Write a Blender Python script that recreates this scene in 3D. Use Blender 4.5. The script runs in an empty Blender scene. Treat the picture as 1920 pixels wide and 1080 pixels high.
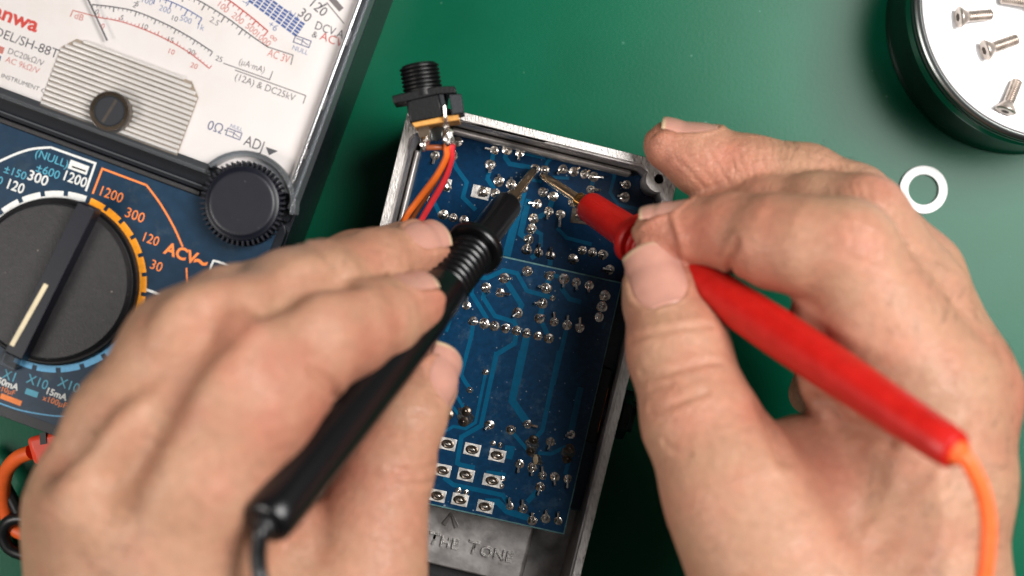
import bpy, math, random
import numpy as np
from mathutils import Vector, Matrix
from mathutils.geometry import tessellate_polygon

random.seed(4); np.random.seed(4)
S = 0.001                      # everything below is written in millimetres
FPX, DCAM = 3049.0, 450.0      # traced layout: photo pixels -> point on the bench at a known height
scene = bpy.context.scene
col = scene.collection

# ------------------------------------------------------------------ camera
cam = bpy.data.cameras.new('camera'); camo = bpy.data.objects.new('camera', cam); col.objects.link(camo)
camo.location = (0, 0, DCAM * S)
cam.sensor_width = 36; cam.lens = 36 * FPX / 1920; cam.clip_start = 0.01; cam.clip_end = 20
cam.dof.use_dof = True; cam.dof.focus_distance = (DCAM - 26) * S; cam.dof.aperture_fstop = 6.4
scene.camera = camo

# ------------------------------------------------------------------ world and lamps
w = bpy.data.worlds.new('World'); scene.world = w; w.use_nodes = True
bg = w.node_tree.nodes['Background']; bg.inputs[0].default_value = (0.92, 0.96, 1.0, 1); bg.inputs[1].default_value = 0.07

def area(name, loc, target, sx, sy, power, color):
    l = bpy.data.lights.new(name, 'AREA'); l.shape = 'RECTANGLE'; l.size = sx; l.size_y = sy
    l.energy = power; l.color = color
    o = bpy.data.objects.new(name, l); col.objects.link(o); o.location = loc
    o.rotation_euler = (Vector(target) - Vector(loc)).to_track_quat('-Z', 'Y').to_euler()
    return o
area('softbox_right', (0.345, 0.125, 0.59), (0.05, 0.02, 0.02), 0.36, 0.36, 7.9, (1.0, 0.98, 0.96))
area('softbox_left', (-0.48, -0.13, 0.50), (-0.06, -0.02, 0.03), 0.26, 0.28, 3.0, (1.0, 0.95, 0.90))

vs = scene.view_settings
vs.view_transform = 'Standard'; vs.look = 'None'; vs.exposure = 0.0; vs.gamma = 1.0; vs.use_curve_mapping = False
scene.render.engine = 'CYCLES'; scene.cycles.use_denoising = True
scene.cycles.max_bounces = 8; scene.cycles.transparent_max_bounces = 16
scene.cycles.caustics_reflective = False; scene.cycles.caustics_refractive = False

# ------------------------------------------------------------------ helpers
def P(x, y, z):
    return np.array([(x - 960) / FPX * (DCAM - z), -(y - 540) / FPX * (DCAM - z), float(z)])
def lin(c):
    out = []
    for v in c[:3]:
        v = v / 255.0
        out.append(v / 12.92 if v <= 0.04045 else ((v + 0.055) / 1.055) ** 2.4)
    return (*out, 1.0)

def mat(name, c, rough=0.5, metal=0.0, spec=0.5, var=0.12, vscale=400, bump=0.0, bscale=2000, c2=None, c2lo=0.55, c2hi=0.7, c2scale=90,
        rvar=0.0, coat=0.0, stretch=None, bdist=0.0002, dust=None):
    """procedural principled material: colour with fine variation, optional second tone in patches, relief"""
    m = bpy.data.materials.new(name); m.use_nodes = True
    nt = m.node_tree; b = nt.nodes['Principled BSDF']; N = nt.nodes.new; L = nt.links.new
    b.inputs['Roughness'].default_value = rough; b.inputs['Metallic'].default_value = metal
    b.inputs['Specular IOR Level'].default_value = spec
    if coat: b.inputs['Coat Weight'].default_value = coat; b.inputs['Coat Roughness'].default_value = 0.08
    tc = N('ShaderNodeTexCoord'); src = tc.outputs['Object']
    if stretch:
        mp = N('ShaderNodeMapping'); mp.inputs['Scale'].default_value = stretch[:3]
        if len(stretch) > 3: mp.inputs['Rotation'].default_value = (0, 0, stretch[3])
        L(src, mp.inputs[0]); src = mp.outputs[0]
    n = N('ShaderNodeTexNoise'); n.inputs['Scale'].default_value = vscale; n.inputs['Detail'].default_value = 6
    L(src, n.inputs['Vector'])
    r = N('ShaderNodeMapRange'); r.inputs[1].default_value = 0.3; r.inputs[2].default_value = 0.7
    r.inputs[3].default_value = 1 - var; r.inputs[4].default_value = 1 + var; L(n.outputs[0], r.inputs[0])
    mx = N('ShaderNodeMix'); mx.data_type = 'RGBA'; mx.blend_type = 'MULTIPLY'; mx.inputs[0].default_value = 1
    cc = lin(c); out = None
    if c2:
        n2 = N('ShaderNodeTexNoise'); n2.inputs['Scale'].default_value = c2scale; n2.inputs['Detail'].default_value = 8
        n2.inputs['Roughness'].default_value = 0.7; L(tc.outputs['Object'], n2.inputs['Vector'])
        r2 = N('ShaderNodeMapRange'); r2.inputs[1].default_value = c2lo; r2.inputs[2].default_value = c2hi; L(n2.outputs[0], r2.inputs[0])
        m2 = N('ShaderNodeMix'); m2.data_type = 'RGBA'; m2.inputs[6].default_value = cc; m2.inputs[7].default_value = lin(c2)
        L(r2.outputs[0], m2.inputs[0]); L(m2.outputs[2], mx.inputs[6])
    else:
        mx.inputs[6].default_value = cc
    L(r.outputs[0], mx.inputs[7]); fin = mx.outputs[2]
    if dust:                                   # sparse specks of lint and dust: (scale, size, colour)
        vo = N('ShaderNodeTexVoronoi'); vo.inputs['Scale'].default_value = dust[0]; L(tc.outputs['Object'], vo.inputs['Vector'])
        sz = N('ShaderNodeMath'); sz.operation = 'MULTIPLY'; sep = N('ShaderNodeSeparateColor'); L(vo.outputs['Color'], sep.inputs[0]); pw = N('ShaderNodeMath'); pw.operation = 'POWER'; pw.inputs[1].default_value = 3.0
        L(sep.outputs[0], pw.inputs[0]); L(pw.outputs[0], sz.inputs[0]); sz.inputs[1].default_value = dust[1]
        lt = N('ShaderNodeMath'); lt.operation = 'LESS_THAN'; L(vo.outputs['Distance'], lt.inputs[0]); L(sz.outputs[0], lt.inputs[1])
        am = N('ShaderNodeMath'); am.operation = 'MULTIPLY'; L(lt.outputs[0], am.inputs[0]); L(sep.outputs[1], am.inputs[1])
        md = N('ShaderNodeMix'); md.data_type = 'RGBA'; md.inputs[7].default_value = lin(dust[2]); L(am.outputs[0], md.inputs[0]); L(fin, md.inputs[6]); fin = md.outputs[2]
    L(fin, b.inputs['Base Color'])
    if rvar:
        r3 = N('ShaderNodeMapRange'); r3.inputs[1].default_value = 0.3; r3.inputs[2].default_value = 0.7
        r3.inputs[3].default_value = max(0.02, rough - rvar); r3.inputs[4].default_value = min(1, rough + rvar)
        L(n.outputs[0], r3.inputs[0]); L(r3.outputs[0], b.inputs['Roughness'])
    if bump:
        nb = N('ShaderNodeTexNoise'); nb.inputs['Scale'].default_value = bscale; nb.inputs['Detail'].default_value = 4; L(src, nb.inputs['Vector'])
        bp = N('ShaderNodeBump'); bp.inputs['Strength'].default_value = bump; bp.inputs['Distance'].default_value = bdist
        L(nb.outputs[0], bp.inputs['Height']); L(bp.outputs[0], b.inputs['Normal'])
    return m

def clear_plastic(name, tint=(255, 255, 255), rough=0.06, body=0.0):
    m = bpy.data.materials.new(name); m.use_nodes = True; nt = m.node_tree; nt.nodes.clear(); N = nt.nodes.new; L = nt.links.new
    o = N('ShaderNodeOutputMaterial'); t = N('ShaderNodeBsdfTransparent'); g = N('ShaderNodeBsdfGlossy'); f = N('ShaderNodeFresnel')
    t.inputs[0].default_value = lin(tint); g.inputs['Roughness'].default_value = rough; f.inputs[0].default_value = 1.4
    x = N('ShaderNodeMixShader'); L(f.outputs[0], x.inputs[0]); L(t.outputs[0], x.inputs[1]); L(g.outputs[0], x.inputs[2])
    last = x
    if body:
        dd = N('ShaderNodeBsdfDiffuse'); dd.inputs[0].default_value = lin((200, 205, 210)); y = N('ShaderNodeMixShader')
        y.inputs[0].default_value = body; L(x.outputs[0], y.inputs[1]); L(dd.outputs[0], y.inputs[2]); last = y
    L(last.outputs[0], o.inputs[0]); return m

class MB:
    def __init__(s): s.v = []; s.f = []
    def add(s, V, Fc):
        o = len(s.v); s.v += [tuple(map(float, p)) for p in V]; s.f += [tuple(i + o for i in f) for f in Fc]; return s
    def prism(s, poly, z0, z1, holes=(), top_poly=None):
        """poly: list of (x,y) mm; z0..z1; with holes"""
        loops = [list(poly)] + [list(h) for h in holes]
        tloops = loops if top_poly is None else [list(top_poly)] + [list(h) for h in holes]
        tri = tessellate_polygon([[Vector((x, y, 0)) for x, y in lp] for lp in tloops])
        flat0 = [p for lp in loops for p in lp]; flat1 = [p for lp in tloops for p in lp]; n = len(flat0)
        V = [(x, y, z0) for x, y in flat0] + [(x, y, z1) for x, y in flat1]
        Fc = []
        for t in tri:
            a, b, c = t
            ar = (flat1[b][0]-flat1[a][0])*(flat1[c][1]-flat1[a][1]) - (flat1[b][1]-flat1[a][1])*(flat1[c][0]-flat1[a][0])
            if ar < 0: a, b, c = a, c, b
            Fc.append((a + n, b + n, c + n)); Fc.append((c, b, a))
        k = 0
        for li, lp in enumerate(loops):
            m = len(lp); area2 = sum(lp[i][0]*lp[(i+1) % m][1] - lp[(i+1) % m][0]*lp[i][1] for i in range(m))
            flip = (area2 < 0) != (li > 0)
            for i in range(m):
                a, b = k + i, k + (i + 1) % m
                Fc.append((a, b, b + n, a + n) if not flip else (b, a, a + n, b + n))
            k += m
        return s.add(V, Fc)
    def lathe(s, A, B, prof, seg=32, caps=True, wob=0, flat=None):
        """prof: list of (t mm from A towards B, radius)"""
        A = np.array(A, float); B = np.array(B, float); d = (B - A) / np.linalg.norm(B - A)
        h = np.array([0, 0, 1.0]) if abs(d[2]) < 0.9 else np.array([0, 1.0, 0])
        u = np.cross(d, h); u /= np.linalg.norm(u); v = np.cross(d, u)
        fu, fv = flat or (1, 1)
        V = []; Fc = []; prof = list(prof)
        if caps:
            if prof[-1][1] > .5: prof += [(prof[-1][0], prof[-1][1] * .93), (prof[-1][0], prof[-1][1] * .4)]
            if prof[0][1] > .5: prof = [(prof[0][0], prof[0][1] * .4), (prof[0][0], prof[0][1] * .93)] + prof
        for t, r in prof:
            for k in range(seg):
                a = 2 * math.pi * k / seg; rr = r * (1 + wob * math.sin(3 * a + t * 2))
                V.append(A + d * t + u * (rr * fu * math.cos(a)) + v * (rr * fv * math.sin(a)))
        for i in range(len(prof) - 1):
            for k in range(seg):
                a, b = i * seg + k, i * seg + (k + 1) % seg
                Fc.append((a, a + seg, b + seg, b))
        if caps:
            Fc.append(tuple(range(seg))); Fc.append(tuple(range((len(prof)-1)*seg, len(prof)*seg))[::-1])
        return s.add(V, Fc)
    def tube(s, pts, r, seg=12, caps=True):
        pts = np.array(pts, float); n = len(pts); V = []; Fc = []
        rs = r if hasattr(r, '__len__') else [r] * n
        t = np.gradient(pts, axis=0); t /= np.linalg.norm(t, axis=1)[:, None]
        u = np.cross(t[0], [0.3, 0.2, 1.0]); u /= np.linalg.norm(u)
        for i in range(n):
            u = u - t[i] * np.dot(u, t[i]); u /= np.linalg.norm(u); v = np.cross(t[i], u)
            for k in range(seg):
                a = 2 * math.pi * k / seg; V.append(pts[i] + rs[i] * (u * math.cos(a) + v * math.sin(a)))
        for i in range(n - 1):
            for k in range(seg):
                a, b = i * seg + k, i * seg + (k + 1) % seg; Fc.append((a, b, b + seg, a + seg))
        if caps: Fc.append(tuple(range(seg))[::-1]); Fc.append(tuple(range((n-1)*seg, n*seg)))
        return s.add(V, Fc)

def mesh_from(name, V, Fc, m, smooth=False, base=(0, 0, 0)):
    me = bpy.data.meshes.new(name)
    V = (np.array(V, float) - np.array(base, float)) * S
    me.from_pydata(V.tolist(), [], [list(f) for f in Fc]); me.update()
    if smooth:
        me.polygons.foreach_set('use_smooth', [True] * len(me.polygons))
        try: me.set_sharp_from_angle(angle=math.radians(40))
        except Exception: pass
    if m is not None: me.materials.append(m)
    return me

ROOTB = {}
def wbase(o):
    return ROOTB.get(o.name, np.zeros(3)) if o else np.zeros(3)
def link(name, me, parent=None, loc=None):
    """loc in world mm; parents are never rotated, so offsets simply subtract"""
    o = bpy.data.objects.new(name, me); col.objects.link(o)
    l = np.zeros(3) if loc is None else np.array(loc, float)
    if parent is not None: o.parent = parent; o.location = tuple((l - wbase(parent)) * S)
    else: o.location = tuple(l * S)
    ROOTB[o.name] = l
    return o
def obj(name, mb, m, parent=None, smooth=False, bevel=0, base=None):
    """one mesh object; its vertices are given in world mm"""
    b = wbase(parent) if base is None else np.array(base, float)
    o = link(name, mesh_from(name, mb.v, mb.f, m, smooth, b), parent, b)
    if bevel:
        bv = o.modifiers.new('bevel', 'BEVEL'); bv.width = bevel * S; bv.segments = 2; bv.limit_method = 'ANGLE'; bv.angle_limit = math.radians(35)
        o.data.polygons.foreach_set('use_smooth', [True] * len(o.data.polygons))
        try: o.data.set_sharp_from_angle(angle=math.radians(50))
        except Exception: pass
    return o
def tag(o, label, cat, group=None, kind=None):
    o['label'] = label; o['category'] = cat
    if group: o['group'] = group
    if kind: o['kind'] = kind
    return o
def thing(name, loc, label, cat, group=None):
    o = link(name, None, None, loc); o.empty_display_size = 0.005
    return tag(o, label, cat, group)

def circ(cx, cy, r, n=24, a0=0, a1=2 * math.pi):
    full = abs(a1 - a0 - 2 * math.pi) < 1e-6
    return [(cx + r * math.cos(a0 + (a1 - a0) * k / (n if full else n - 1)), cy + r * math.sin(a0 + (a1 - a0) * k / (n if full else n - 1))) for k in range(n)]
def spline(pts, n=8):
    pts = [np.array(p, float) for p in pts]; out = []
    for i in range(len(pts) - 1):
        p0 = pts[max(i-1, 0)]; p1 = pts[i]; p2 = pts[i+1]; p3 = pts[min(i+2, len(pts)-1)]
        for k in range(n):
            t = k / n
            out.append(0.5 * (2*p1 + (p2-p0)*t + (2*p0-5*p1+4*p2-p3)*t*t + (3*p1-p0-3*p2+p3)*t**3))
    out.append(pts[-1]); return out
def ribbon(mb, pts, wdt, z0, z1):
    """raised strip along 2-D points (mm), mitred"""
    p = [np.array(q[:2], float) for q in pts]; n = len(p); Lp = []; Rp = []
    for i in range(n):
        d = p[min(i+1, n-1)] - p[max(i-1, 0)]
        if 0 < i < n - 1:
            a = (p[i]-p[i-1]) / np.linalg.norm(p[i]-p[i-1]); b = (p[i+1]-p[i]) / np.linalg.norm(p[i+1]-p[i]); d = a + b
            sc = 1 / max(0.5, np.linalg.norm(d) / 2)
        else: sc = 1
        d = d / np.linalg.norm(d); nn = np.array([-d[1], d[0]]) * wdt / 2 * sc
        Lp.append(p[i] + nn); Rp.append(p[i] - nn)
    V = []
    for i in range(n): V += [(*Lp[i], z0), (*Rp[i], z0), (*Rp[i], z1), (*Lp[i], z1)]
    Fc = []
    for i in range(n - 1):
        a, b = i * 4, i * 4 + 4
        Fc += [(a+3, a+2, b+2, b+3), (a+2, a+1, b+1, b+2), (a, a+3, b+3, b)]
    Fc += [(0, 1, 2, 3), ((n-1)*4+3, (n-1)*4+2, (n-1)*4+1, (n-1)*4)]
    return mb.add(V, Fc)

def text_mb(body, size, rot, loc, depth=0.03, bold=0.0, xs=1.0, spacing=1.0, align='LEFT'):
    """lettering as mesh: size = cap height in mm, loc world mm"""
    cu = bpy.data.curves.new('lettering', 'FONT'); cu.body = body; cu.size = 1.0; cu.extrude = 0.0
    cu.offset = bold; cu.space_character = spacing; cu.align_x = align; cu.resolution_u = 3
    o = bpy.data.objects.new('lettering', cu); col.objects.link(o)
    dg = bpy.context.evaluated_depsgraph_get(); dg.update()
    me = bpy.data.meshes.new_from_object(o.evaluated_get(dg)); bpy.data.objects.remove(o); 
    k = size / 0.70; c, s_ = math.cos(rot), math.sin(rot)
    mb = MB(); V = []
    for v in me.vertices:
        x, y = v.co.x * k * xs, v.co.y * k
        V.append((loc[0] + x*c - y*s_, loc[1] + x*s_ + y*c, loc[2] + depth))
    Fc = [tuple(p.vertices) for p in me.polygons]
    # make sure faces look up
    Fc2 = []
    for f in Fc:
        a, b, cc_ = (np.array(V[i]) for i in f[:3]); 
        nz = np.cross(b - a, cc_ - a)[2]
        Fc2.append(f if nz >= 0 else f[::-1])
    mb.add(V, Fc2); bpy.data.meshes.remove(me); return mb

# ------------------------------------------------------------------ materials
M = {}
M['mat'] = mat('mat_green_vinyl', (1, 84, 58), 0.27, spec=0.15, var=0.06, vscale=30, bump=0.1, bscale=1100, bdist=0.0002, c2=(6, 90, 65), c2scale=22, c2lo=0.35, c2hi=0.75, dust=(260, 0.10, (70, 120, 100)))
M['case'] = mat('navy_case_plastic', (15, 18, 25), 0.34, var=0.2, bump=0.3, bscale=3000, bdist=0.00005, c2=(46, 46, 46), c2lo=0.6, c2hi=0.85)
M['panel'] = mat('blue_panel_print', (22, 46, 66), 0.3, var=0.14, c2=(64, 74, 78), c2lo=0.56, c2hi=0.85, c2scale=140)
M['plate'] = mat('white_scale_plate', (250, 242, 238), 0.55, var=0.03, vscale=60, c2=(240, 228, 218), c2lo=0.5, c2hi=0.8, c2scale=40)
M['clear'] = clear_plastic('clear_cover_plastic', rough=0.1, body=0.03)
M['clear_edge'] = clear_plastic('clear_edge_plastic', (205, 212, 218), 0.12, 0.12)
M['knob'] = mat('dark_knob_plastic', (33, 31, 32), 0.5, var=0.25, vscale=900, bump=0.6, bscale=2600, bdist=0.00012, c2=(95, 88, 80), c2lo=0.66, c2hi=0.8, c2scale=900, dust=(500, .13, (130, 122, 108)))
M['ridge'] = mat('blue_black_plastic', (11, 13, 24), 0.42, var=0.15, bump=0.15, bscale=2500, bdist=0.00006, c2=(60, 60, 66), c2lo=0.68, c2hi=0.8, c2scale=900, dust=(600, .14, (100, 100, 108)))
M['rib_metal'] = mat('ribbed_silver', (246, 240, 234), 0.3, metal=0.25, var=0.06, vscale=120, c2=(190, 165, 140), c2lo=0.6, c2hi=0.9, c2scale=60)
M['shield_base'] = mat('shield_base', (176, 158, 138), 0.4, metal=0.25, var=0.15, c2=(120, 98, 78), c2lo=.5, c2hi=.8, c2scale=70)
M['brass_dull'] = mat('dull_brass', (104, 90, 76), 0.35, metal=0.8, var=0.2)
for k, c in dict(ink_black=(72, 68, 72), ink_red=(205, 72, 55), ink_pale_red=(214, 120, 105), ink_blue=(62, 92, 160), ink_pale_blue=(128, 140, 180),
                 ink_white=(206, 206, 202), ink_teal=(72, 150, 172), ink_orange=(228, 124, 52), ink_amber=(238, 150, 22), ink_brand=(222, 48, 22),
                 ink_grey=(118, 108, 106), ink_sky=(92, 160, 200), ink_grey_blue=(86, 92, 132)).items():
    M[k] = mat(k, c, 0.5, var=0.1, vscale=1500)
M['cream'] = mat('cream_pointer', (206, 192, 160), 0.5, var=0.1)
M['alu_rim'] = mat('sanded_aluminium', (172, 168, 164), 0.42, metal=0.75, var=0.28, vscale=420, bump=0.5, bscale=700, rvar=0.15, stretch=(5, 1.2, 1, math.radians(13.8)), bdist=0.0003)
M['alu_in'] = mat('cast_aluminium', (178, 173, 170), 0.42, metal=0.7, var=0.2, vscale=160, bump=0.25, bscale=700, rvar=0.1, c2=(132, 126, 122), c2lo=0.5, c2hi=0.75, c2scale=120)
M['paint_dark'] = mat('dark_block_plastic', (28, 27, 28), 0.5, var=0.3, bump=0.3, bscale=1500)
M['pcb'] = mat('blue_solder_mask', (2, 42, 72), 0.2, var=0.18, vscale=700, c2=(60, 84, 104), c2lo=0.6, c2hi=0.95, c2scale=220, spec=0.35, bump=0.05, bscale=1500, dust=(900, .2, (110, 125, 135)))
M['pcb_dusty'] = mat('dusty_solder_mask', (6, 48, 78), 0.22, var=0.2, vscale=700, c2=(66, 92, 112), c2lo=0.54, c2hi=0.9, c2scale=200, spec=0.35, bump=0.05, bscale=1500, dust=(800, .24, (120, 135, 145)))
M['trace'] = mat('blue_trace_mask', (3, 80, 112), 0.2, var=0.12, vscale=600, spec=0.35, c2=(66, 112, 136), c2lo=0.68, c2hi=0.95, c2scale=260)
M['fr4'] = mat('board_edge_fibre', (70, 110, 112), 0.6, var=0.3, vscale=900)
M['solder'] = mat('solder_tin', (238, 232, 224), 0.24, metal=1.0, var=0.12, vscale=1500, rvar=0.1, bump=0.25, bscale=1600, bdist=0.0001)
M['solder_dark'] = mat('fluxed_solder', (98, 88, 78), 0.3, metal=0.9, var=0.35, vscale=900, bump=0.3, bscale=1600, bdist=0.0001)
M['pad'] = mat('tinned_pad', (224, 220, 214), 0.34, metal=0.6, var=0.2, vscale=700, rvar=0.12, bump=0.2, bscale=1200)
M['black_gloss'] = mat('black_probe_plastic', (10, 10, 12), 0.28, var=0.06, spec=0.45, bump=0.04, bscale=1200)
M['jack_black'] = mat('jack_black_plastic', (8, 8, 9), 0.4, spec=0.35, var=0.25, vscale=800, bump=0.25, bscale=1800, c2=(34, 35, 38), c2lo=0.68, c2hi=0.9, c2scale=500)
M['jack_slate'] = mat('jack_slate_plastic', (20, 25, 30), 0.5, var=0.25, vscale=800, bump=0.25, bscale=1800)
M['tan'] = mat('tan_fibre_board', (196, 140, 66), 0.65, var=0.25, vscale=600, bump=0.3, bscale=900)
M['red'] = mat('red_probe_plastic', (176, 20, 14), 0.42, var=0.1, vscale=260, spec=0.4, bump=0.12, bscale=1400, rvar=0.05, c2=(184, 30, 22), c2lo=.5, c2hi=.85, c2scale=120)
M['red_plug'] = mat('red_plug_plastic', (228, 72, 46), 0.45, var=0.06)
M['orange_wire'] = mat('orange_cable_rubber', (232, 96, 36), 0.5, var=0.1, vscale=300, c2=(206, 92, 48), c2lo=.55, c2hi=.85)
M['wire_orange'] = mat('orange_wire_pvc', (206, 94, 26), 0.4, var=0.1)
M['wire_red'] = mat('red_wire_pvc', (196, 44, 50), 0.38, var=0.1)
M['wire_brown'] = mat('brown_wire_pvc', (138, 72, 36), 0.42, var=0.1)
M['wire_tan'] = mat('tan_wire_pvc', (176, 106, 72), 0.45, var=0.1)
M['black_cable'] = mat('black_cable_rubber', (16, 16, 18), 0.4, var=0.1)
M['pin'] = mat('nickel_probe_pin', (226, 206, 178), 0.2, metal=1.0, var=0.04)
M['pin_gold'] = mat('gold_ferrule', (196, 152, 92), 0.22, metal=1.0, var=0.12, rvar=0.06)
M['glint_mirror'] = mat('bead_glint_mirror', (232, 232, 234), 0.08, metal=1.0, var=0.05, vscale=60, rvar=.04, c2=(205, 203, 200), c2lo=.55, c2hi=.8, c2scale=120)
M['tin_top_glare'] = mat('steel_top_glare_white', (246, 246, 248), 0.1, var=0.02, vscale=60, spec=1.0, c2=(230, 230, 230), c2lo=.55, c2hi=.85, c2scale=90, dust=(300, .08, (150, 145, 140)))  # white colour stands in for the softbox glare on a polished steel top
M['steel_side'] = mat('brushed_steel_side', (118, 122, 120), 0.28, metal=1.0, var=0.06, vscale=60)
M['black_rubber'] = mat('black_rubber', (14, 14, 14), 0.5, var=0.2)
M['screw'] = mat('stainless_screw', (200, 188, 178), 0.32, metal=0.75, var=0.15, rvar=0.08)
M['recess'] = mat('screw_recess_brown', (60, 46, 34), 0.5, metal=0.6, var=0.3)  # darker brown tone for the recess in each screw head
M['nylon'] = mat('white_nylon', (246, 246, 244), 0.45, var=0.02)
M['copper'] = mat('copper_contact', (198, 118, 66), 0.25, metal=1.0, var=0.15)
M['flux_dark'] = mat('burnt_flux', (20, 26, 32), 0.3, var=0.4, vscale=900, bump=.6, bscale=1200, c2=(70, 66, 56), c2lo=.5, c2hi=.8, c2scale=700)
M['flux'] = mat('flux_residue', (148, 128, 96), 0.5, var=0.3)

# ------------------------------------------------------------------ bench mat
g = MB(); n = 2
g.add([(-900, -900, 0), (900, -900, 0), (900, 900, 0), (-900, 900, 0)], [(0, 1, 2, 3)])
tag(obj('work_mat', g, M['mat']), 'green vinyl work mat covering the bench', 'mat', kind='structure')
# ------------------------------------------------------------------ analogue multimeter
TH = math.radians(20.3); ZP = 46.0
KC = P(104, 528, ZP); MU = np.array([math.cos(TH), -math.sin(TH)]); MV = np.array([math.sin(TH), math.cos(TH)])
def mw(u, v): q = KC[:2] + MU * u + MV * v; return (q[0], q[1])
def mpoly(pts): return [mw(u, v) for u, v in pts]
def rrect(u0, v0, u1, v1, r, n=6):
    out = []
    for cx, cy, a in ((u1-r, v0+r, -90), (u1-r, v1-r, 0), (u0+r, v1-r, 90), (u0+r, v0+r, 180)):
        out += [(cx + r*math.cos(math.radians(a + 90*k/n)), cy + r*math.sin(math.radians(a + 90*k/n))) for k in range(n+1)]
    return out
meter = thing('multimeter', (*mw(0, 38), 0), 'analogue multimeter with white dial face and blue range panel lying on the mat', 'multimeter')
def mobj(name, mb, m, **k): return obj(name, mb, m, meter, **k)
b = MB(); b.prism(mpoly(rrect(-48.5, -36.5, 48.5, 114, 4)), 0, 40.5, top_poly=mpoly(rrect(-49.5, -36.5, 49.5, 114, 4))); mobj('case', b, M['case'], bevel=1.0)
b = MB(); b.prism(mpoly(rrect(-49.3, -36.2, 49.3, 33.6, 3)), 40.6, 45.2); mobj('front_panel', b, M['case'], bevel=0.9)
b = MB(); b.prism(mpoly(rrect(-47.2, -33.6, 47.2, 32.2, 2)), 45.2, 45.55); panel = mobj('range_plate', b, M['panel'], bevel=0.1)
b = MB(); b.prism(mpoly(rrect(-47.6, 40.6, 47.6, 112, 1)), 40.6, 45.6); plate = mobj('scale_plate', b, M['plate'])
# frame strip between dial window and range panel
b = MB(); b.prism(mpoly(rrect(-49.0, 33.9, 49.0, 40.3, .6)), 40.6, 45.0); mobj('divider', b, M['case'], bevel=0.5)
b = MB(); ribbon(b, [mw(-48.5, 34.9), mw(26, 34.9)], 0.35, 45.0, 45.9); ribbon(b, [mw(-48.5, 38.2), mw(27, 38.2)], 0.3, 45.0, 46.2); mobj('divider_edge', b, M['clear_edge'])
b = MB(); ribbon(b, [mw(-48.5, 32.9), mw(26, 32.9)], 1.1, 45.3, 46.0); mobj('panel_lip', b, M['knob'], bevel=0.2)
# clear cover: top pane with a notch for the adjuster, and its upright walls
nc = (37.6, 34.4)
arc = [(nc[0] + 12.4*math.cos(a), nc[1] + 12.4*math.sin(a)) for a in np.radians(np.linspace(8, 152, 20))]
pane = [(-49.4, 38.2)] + [(26.7, 38.2)] + arc[::-1] + [(49.4, 36.2), (49.4, 113), (-49.4, 113)]
b = MB(); b.prism(mpoly(pane), 49.2, 50.4); mobj('clear_cover', b, M['clear'], bevel=0.4)
def wall(pts, w_, z0, z1, name='cover_wall', m='clear_edge'):
    bb = MB(); ribbon(bb, [mw(*p) for p in pts], w_, z0, z1); return mobj(name, bb, M[m], bevel=0.25, smooth=False)
wall([(48.75, 37), (48.75, 113)], 1.3, 41, 49.2)
wall([(-48.75, 37), (-48.75, 113)], 1.3, 41, 49.2)
wall(arc, 1.3, 43, 50.2)
wall([(-48, 38.6), (26.5, 38.6)], 0.9, 45.1, 49.2)
wall([(46.7, 42), (46.7, 112)], 0.8, 45.6, 49.0, 'plate_lip', 'plate')
for v0, v1 in ((40, 50), (52.5, 63), (67, 80), (84, 96), (99, 111)):
    bb = MB(); ribbon(bb, [mw(47.75, v0), mw(47.75, v1)], 0.8, 41, 47.5); mobj('cover_clip', bb, M['case'], bevel=0.15)
bb = MB(); bb.tube([(*mw(49.1, 40), 50.1), (*mw(49.1, 112), 50.1)], 0.42, 10); mobj('cover_bead', bb, M['clear_edge'], smooth=True)
bb = MB(); bb.tube([(*mw(47.4, 44), 50.25), (*mw(47.4, 112), 50.25)], 0.34, 10); mobj('cover_bead', bb, M['glint_mirror'], smooth=True)  # mirror bead added to draw the specular line along the cover's bevel
# ribbed shield over the movement, one rib at a time
rib_n = 15
for k in range(rib_n):
    v = 40.6 + k * 1.27; bb = MB()
    u0, u1 = -18.8, 17.3
    if k > 11: u0 += (k-11)**1.6 * .8; u1 -= (k-11)**1.6 * .8
    bb.lathe((*mw(u0, v), 46.2), (*mw(u1, v), 46.2), [(0, .3), (.2, .5), (u1-u0-.2, .5), (u1-u0, .3)], 10, flat=(1, 1)); mobj('shield_rib', bb, M['rib_metal'], smooth=True)
bb = MB(); bb.prism(mpoly([(-18.9, 39.8), (17.4, 39.8), (17.4, 55.2), (14.5, 58.4), (-16, 58.4), (-18.9, 55.2)]), 45.65, 45.95); mobj('shield_base', bb, M['shield_base'])
zs = mw(-1.0, 44.3); zz = np.array([zs[0], zs[1], 46])
bb = MB(); bb.lathe(zz, zz + [0, 0, 5], [(0, 5.0), (4.0, 5.0), (4.4, 4.7), (4.4, 3.9), (3.2, 3.7)], 32, caps=False); mobj('screw_collar', bb, M['brass_dull'], smooth=True)
slot = math.radians(58)
bb = MB(); bb.lathe(zz, zz + [0, 0, 5], [(0, 3.7), (3.9, 3.7), (4.2, 3.4)], 32); zsc = mobj('zero_screw', bb, M['ridge'], smooth=True)
bb = MB(); ribbon(bb, [(zs[0] - 3.2*math.cos(slot), zs[1] - 3.2*math.sin(slot)), (zs[0] + 3.2*math.cos(slot), zs[1] + 3.2*math.sin(slot))], 0.7, 50.0, 50.24); obj('slot', bb, M['brass_dull'], zsc)
# needle
bb = MB(); ribbon(bb, [P(160, -12, 47.5)[:2], P(201, 76, 47.5)[:2]], 0.42, 47.4, 47.6); mobj('needle', bb, M['ink_black'])

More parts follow.
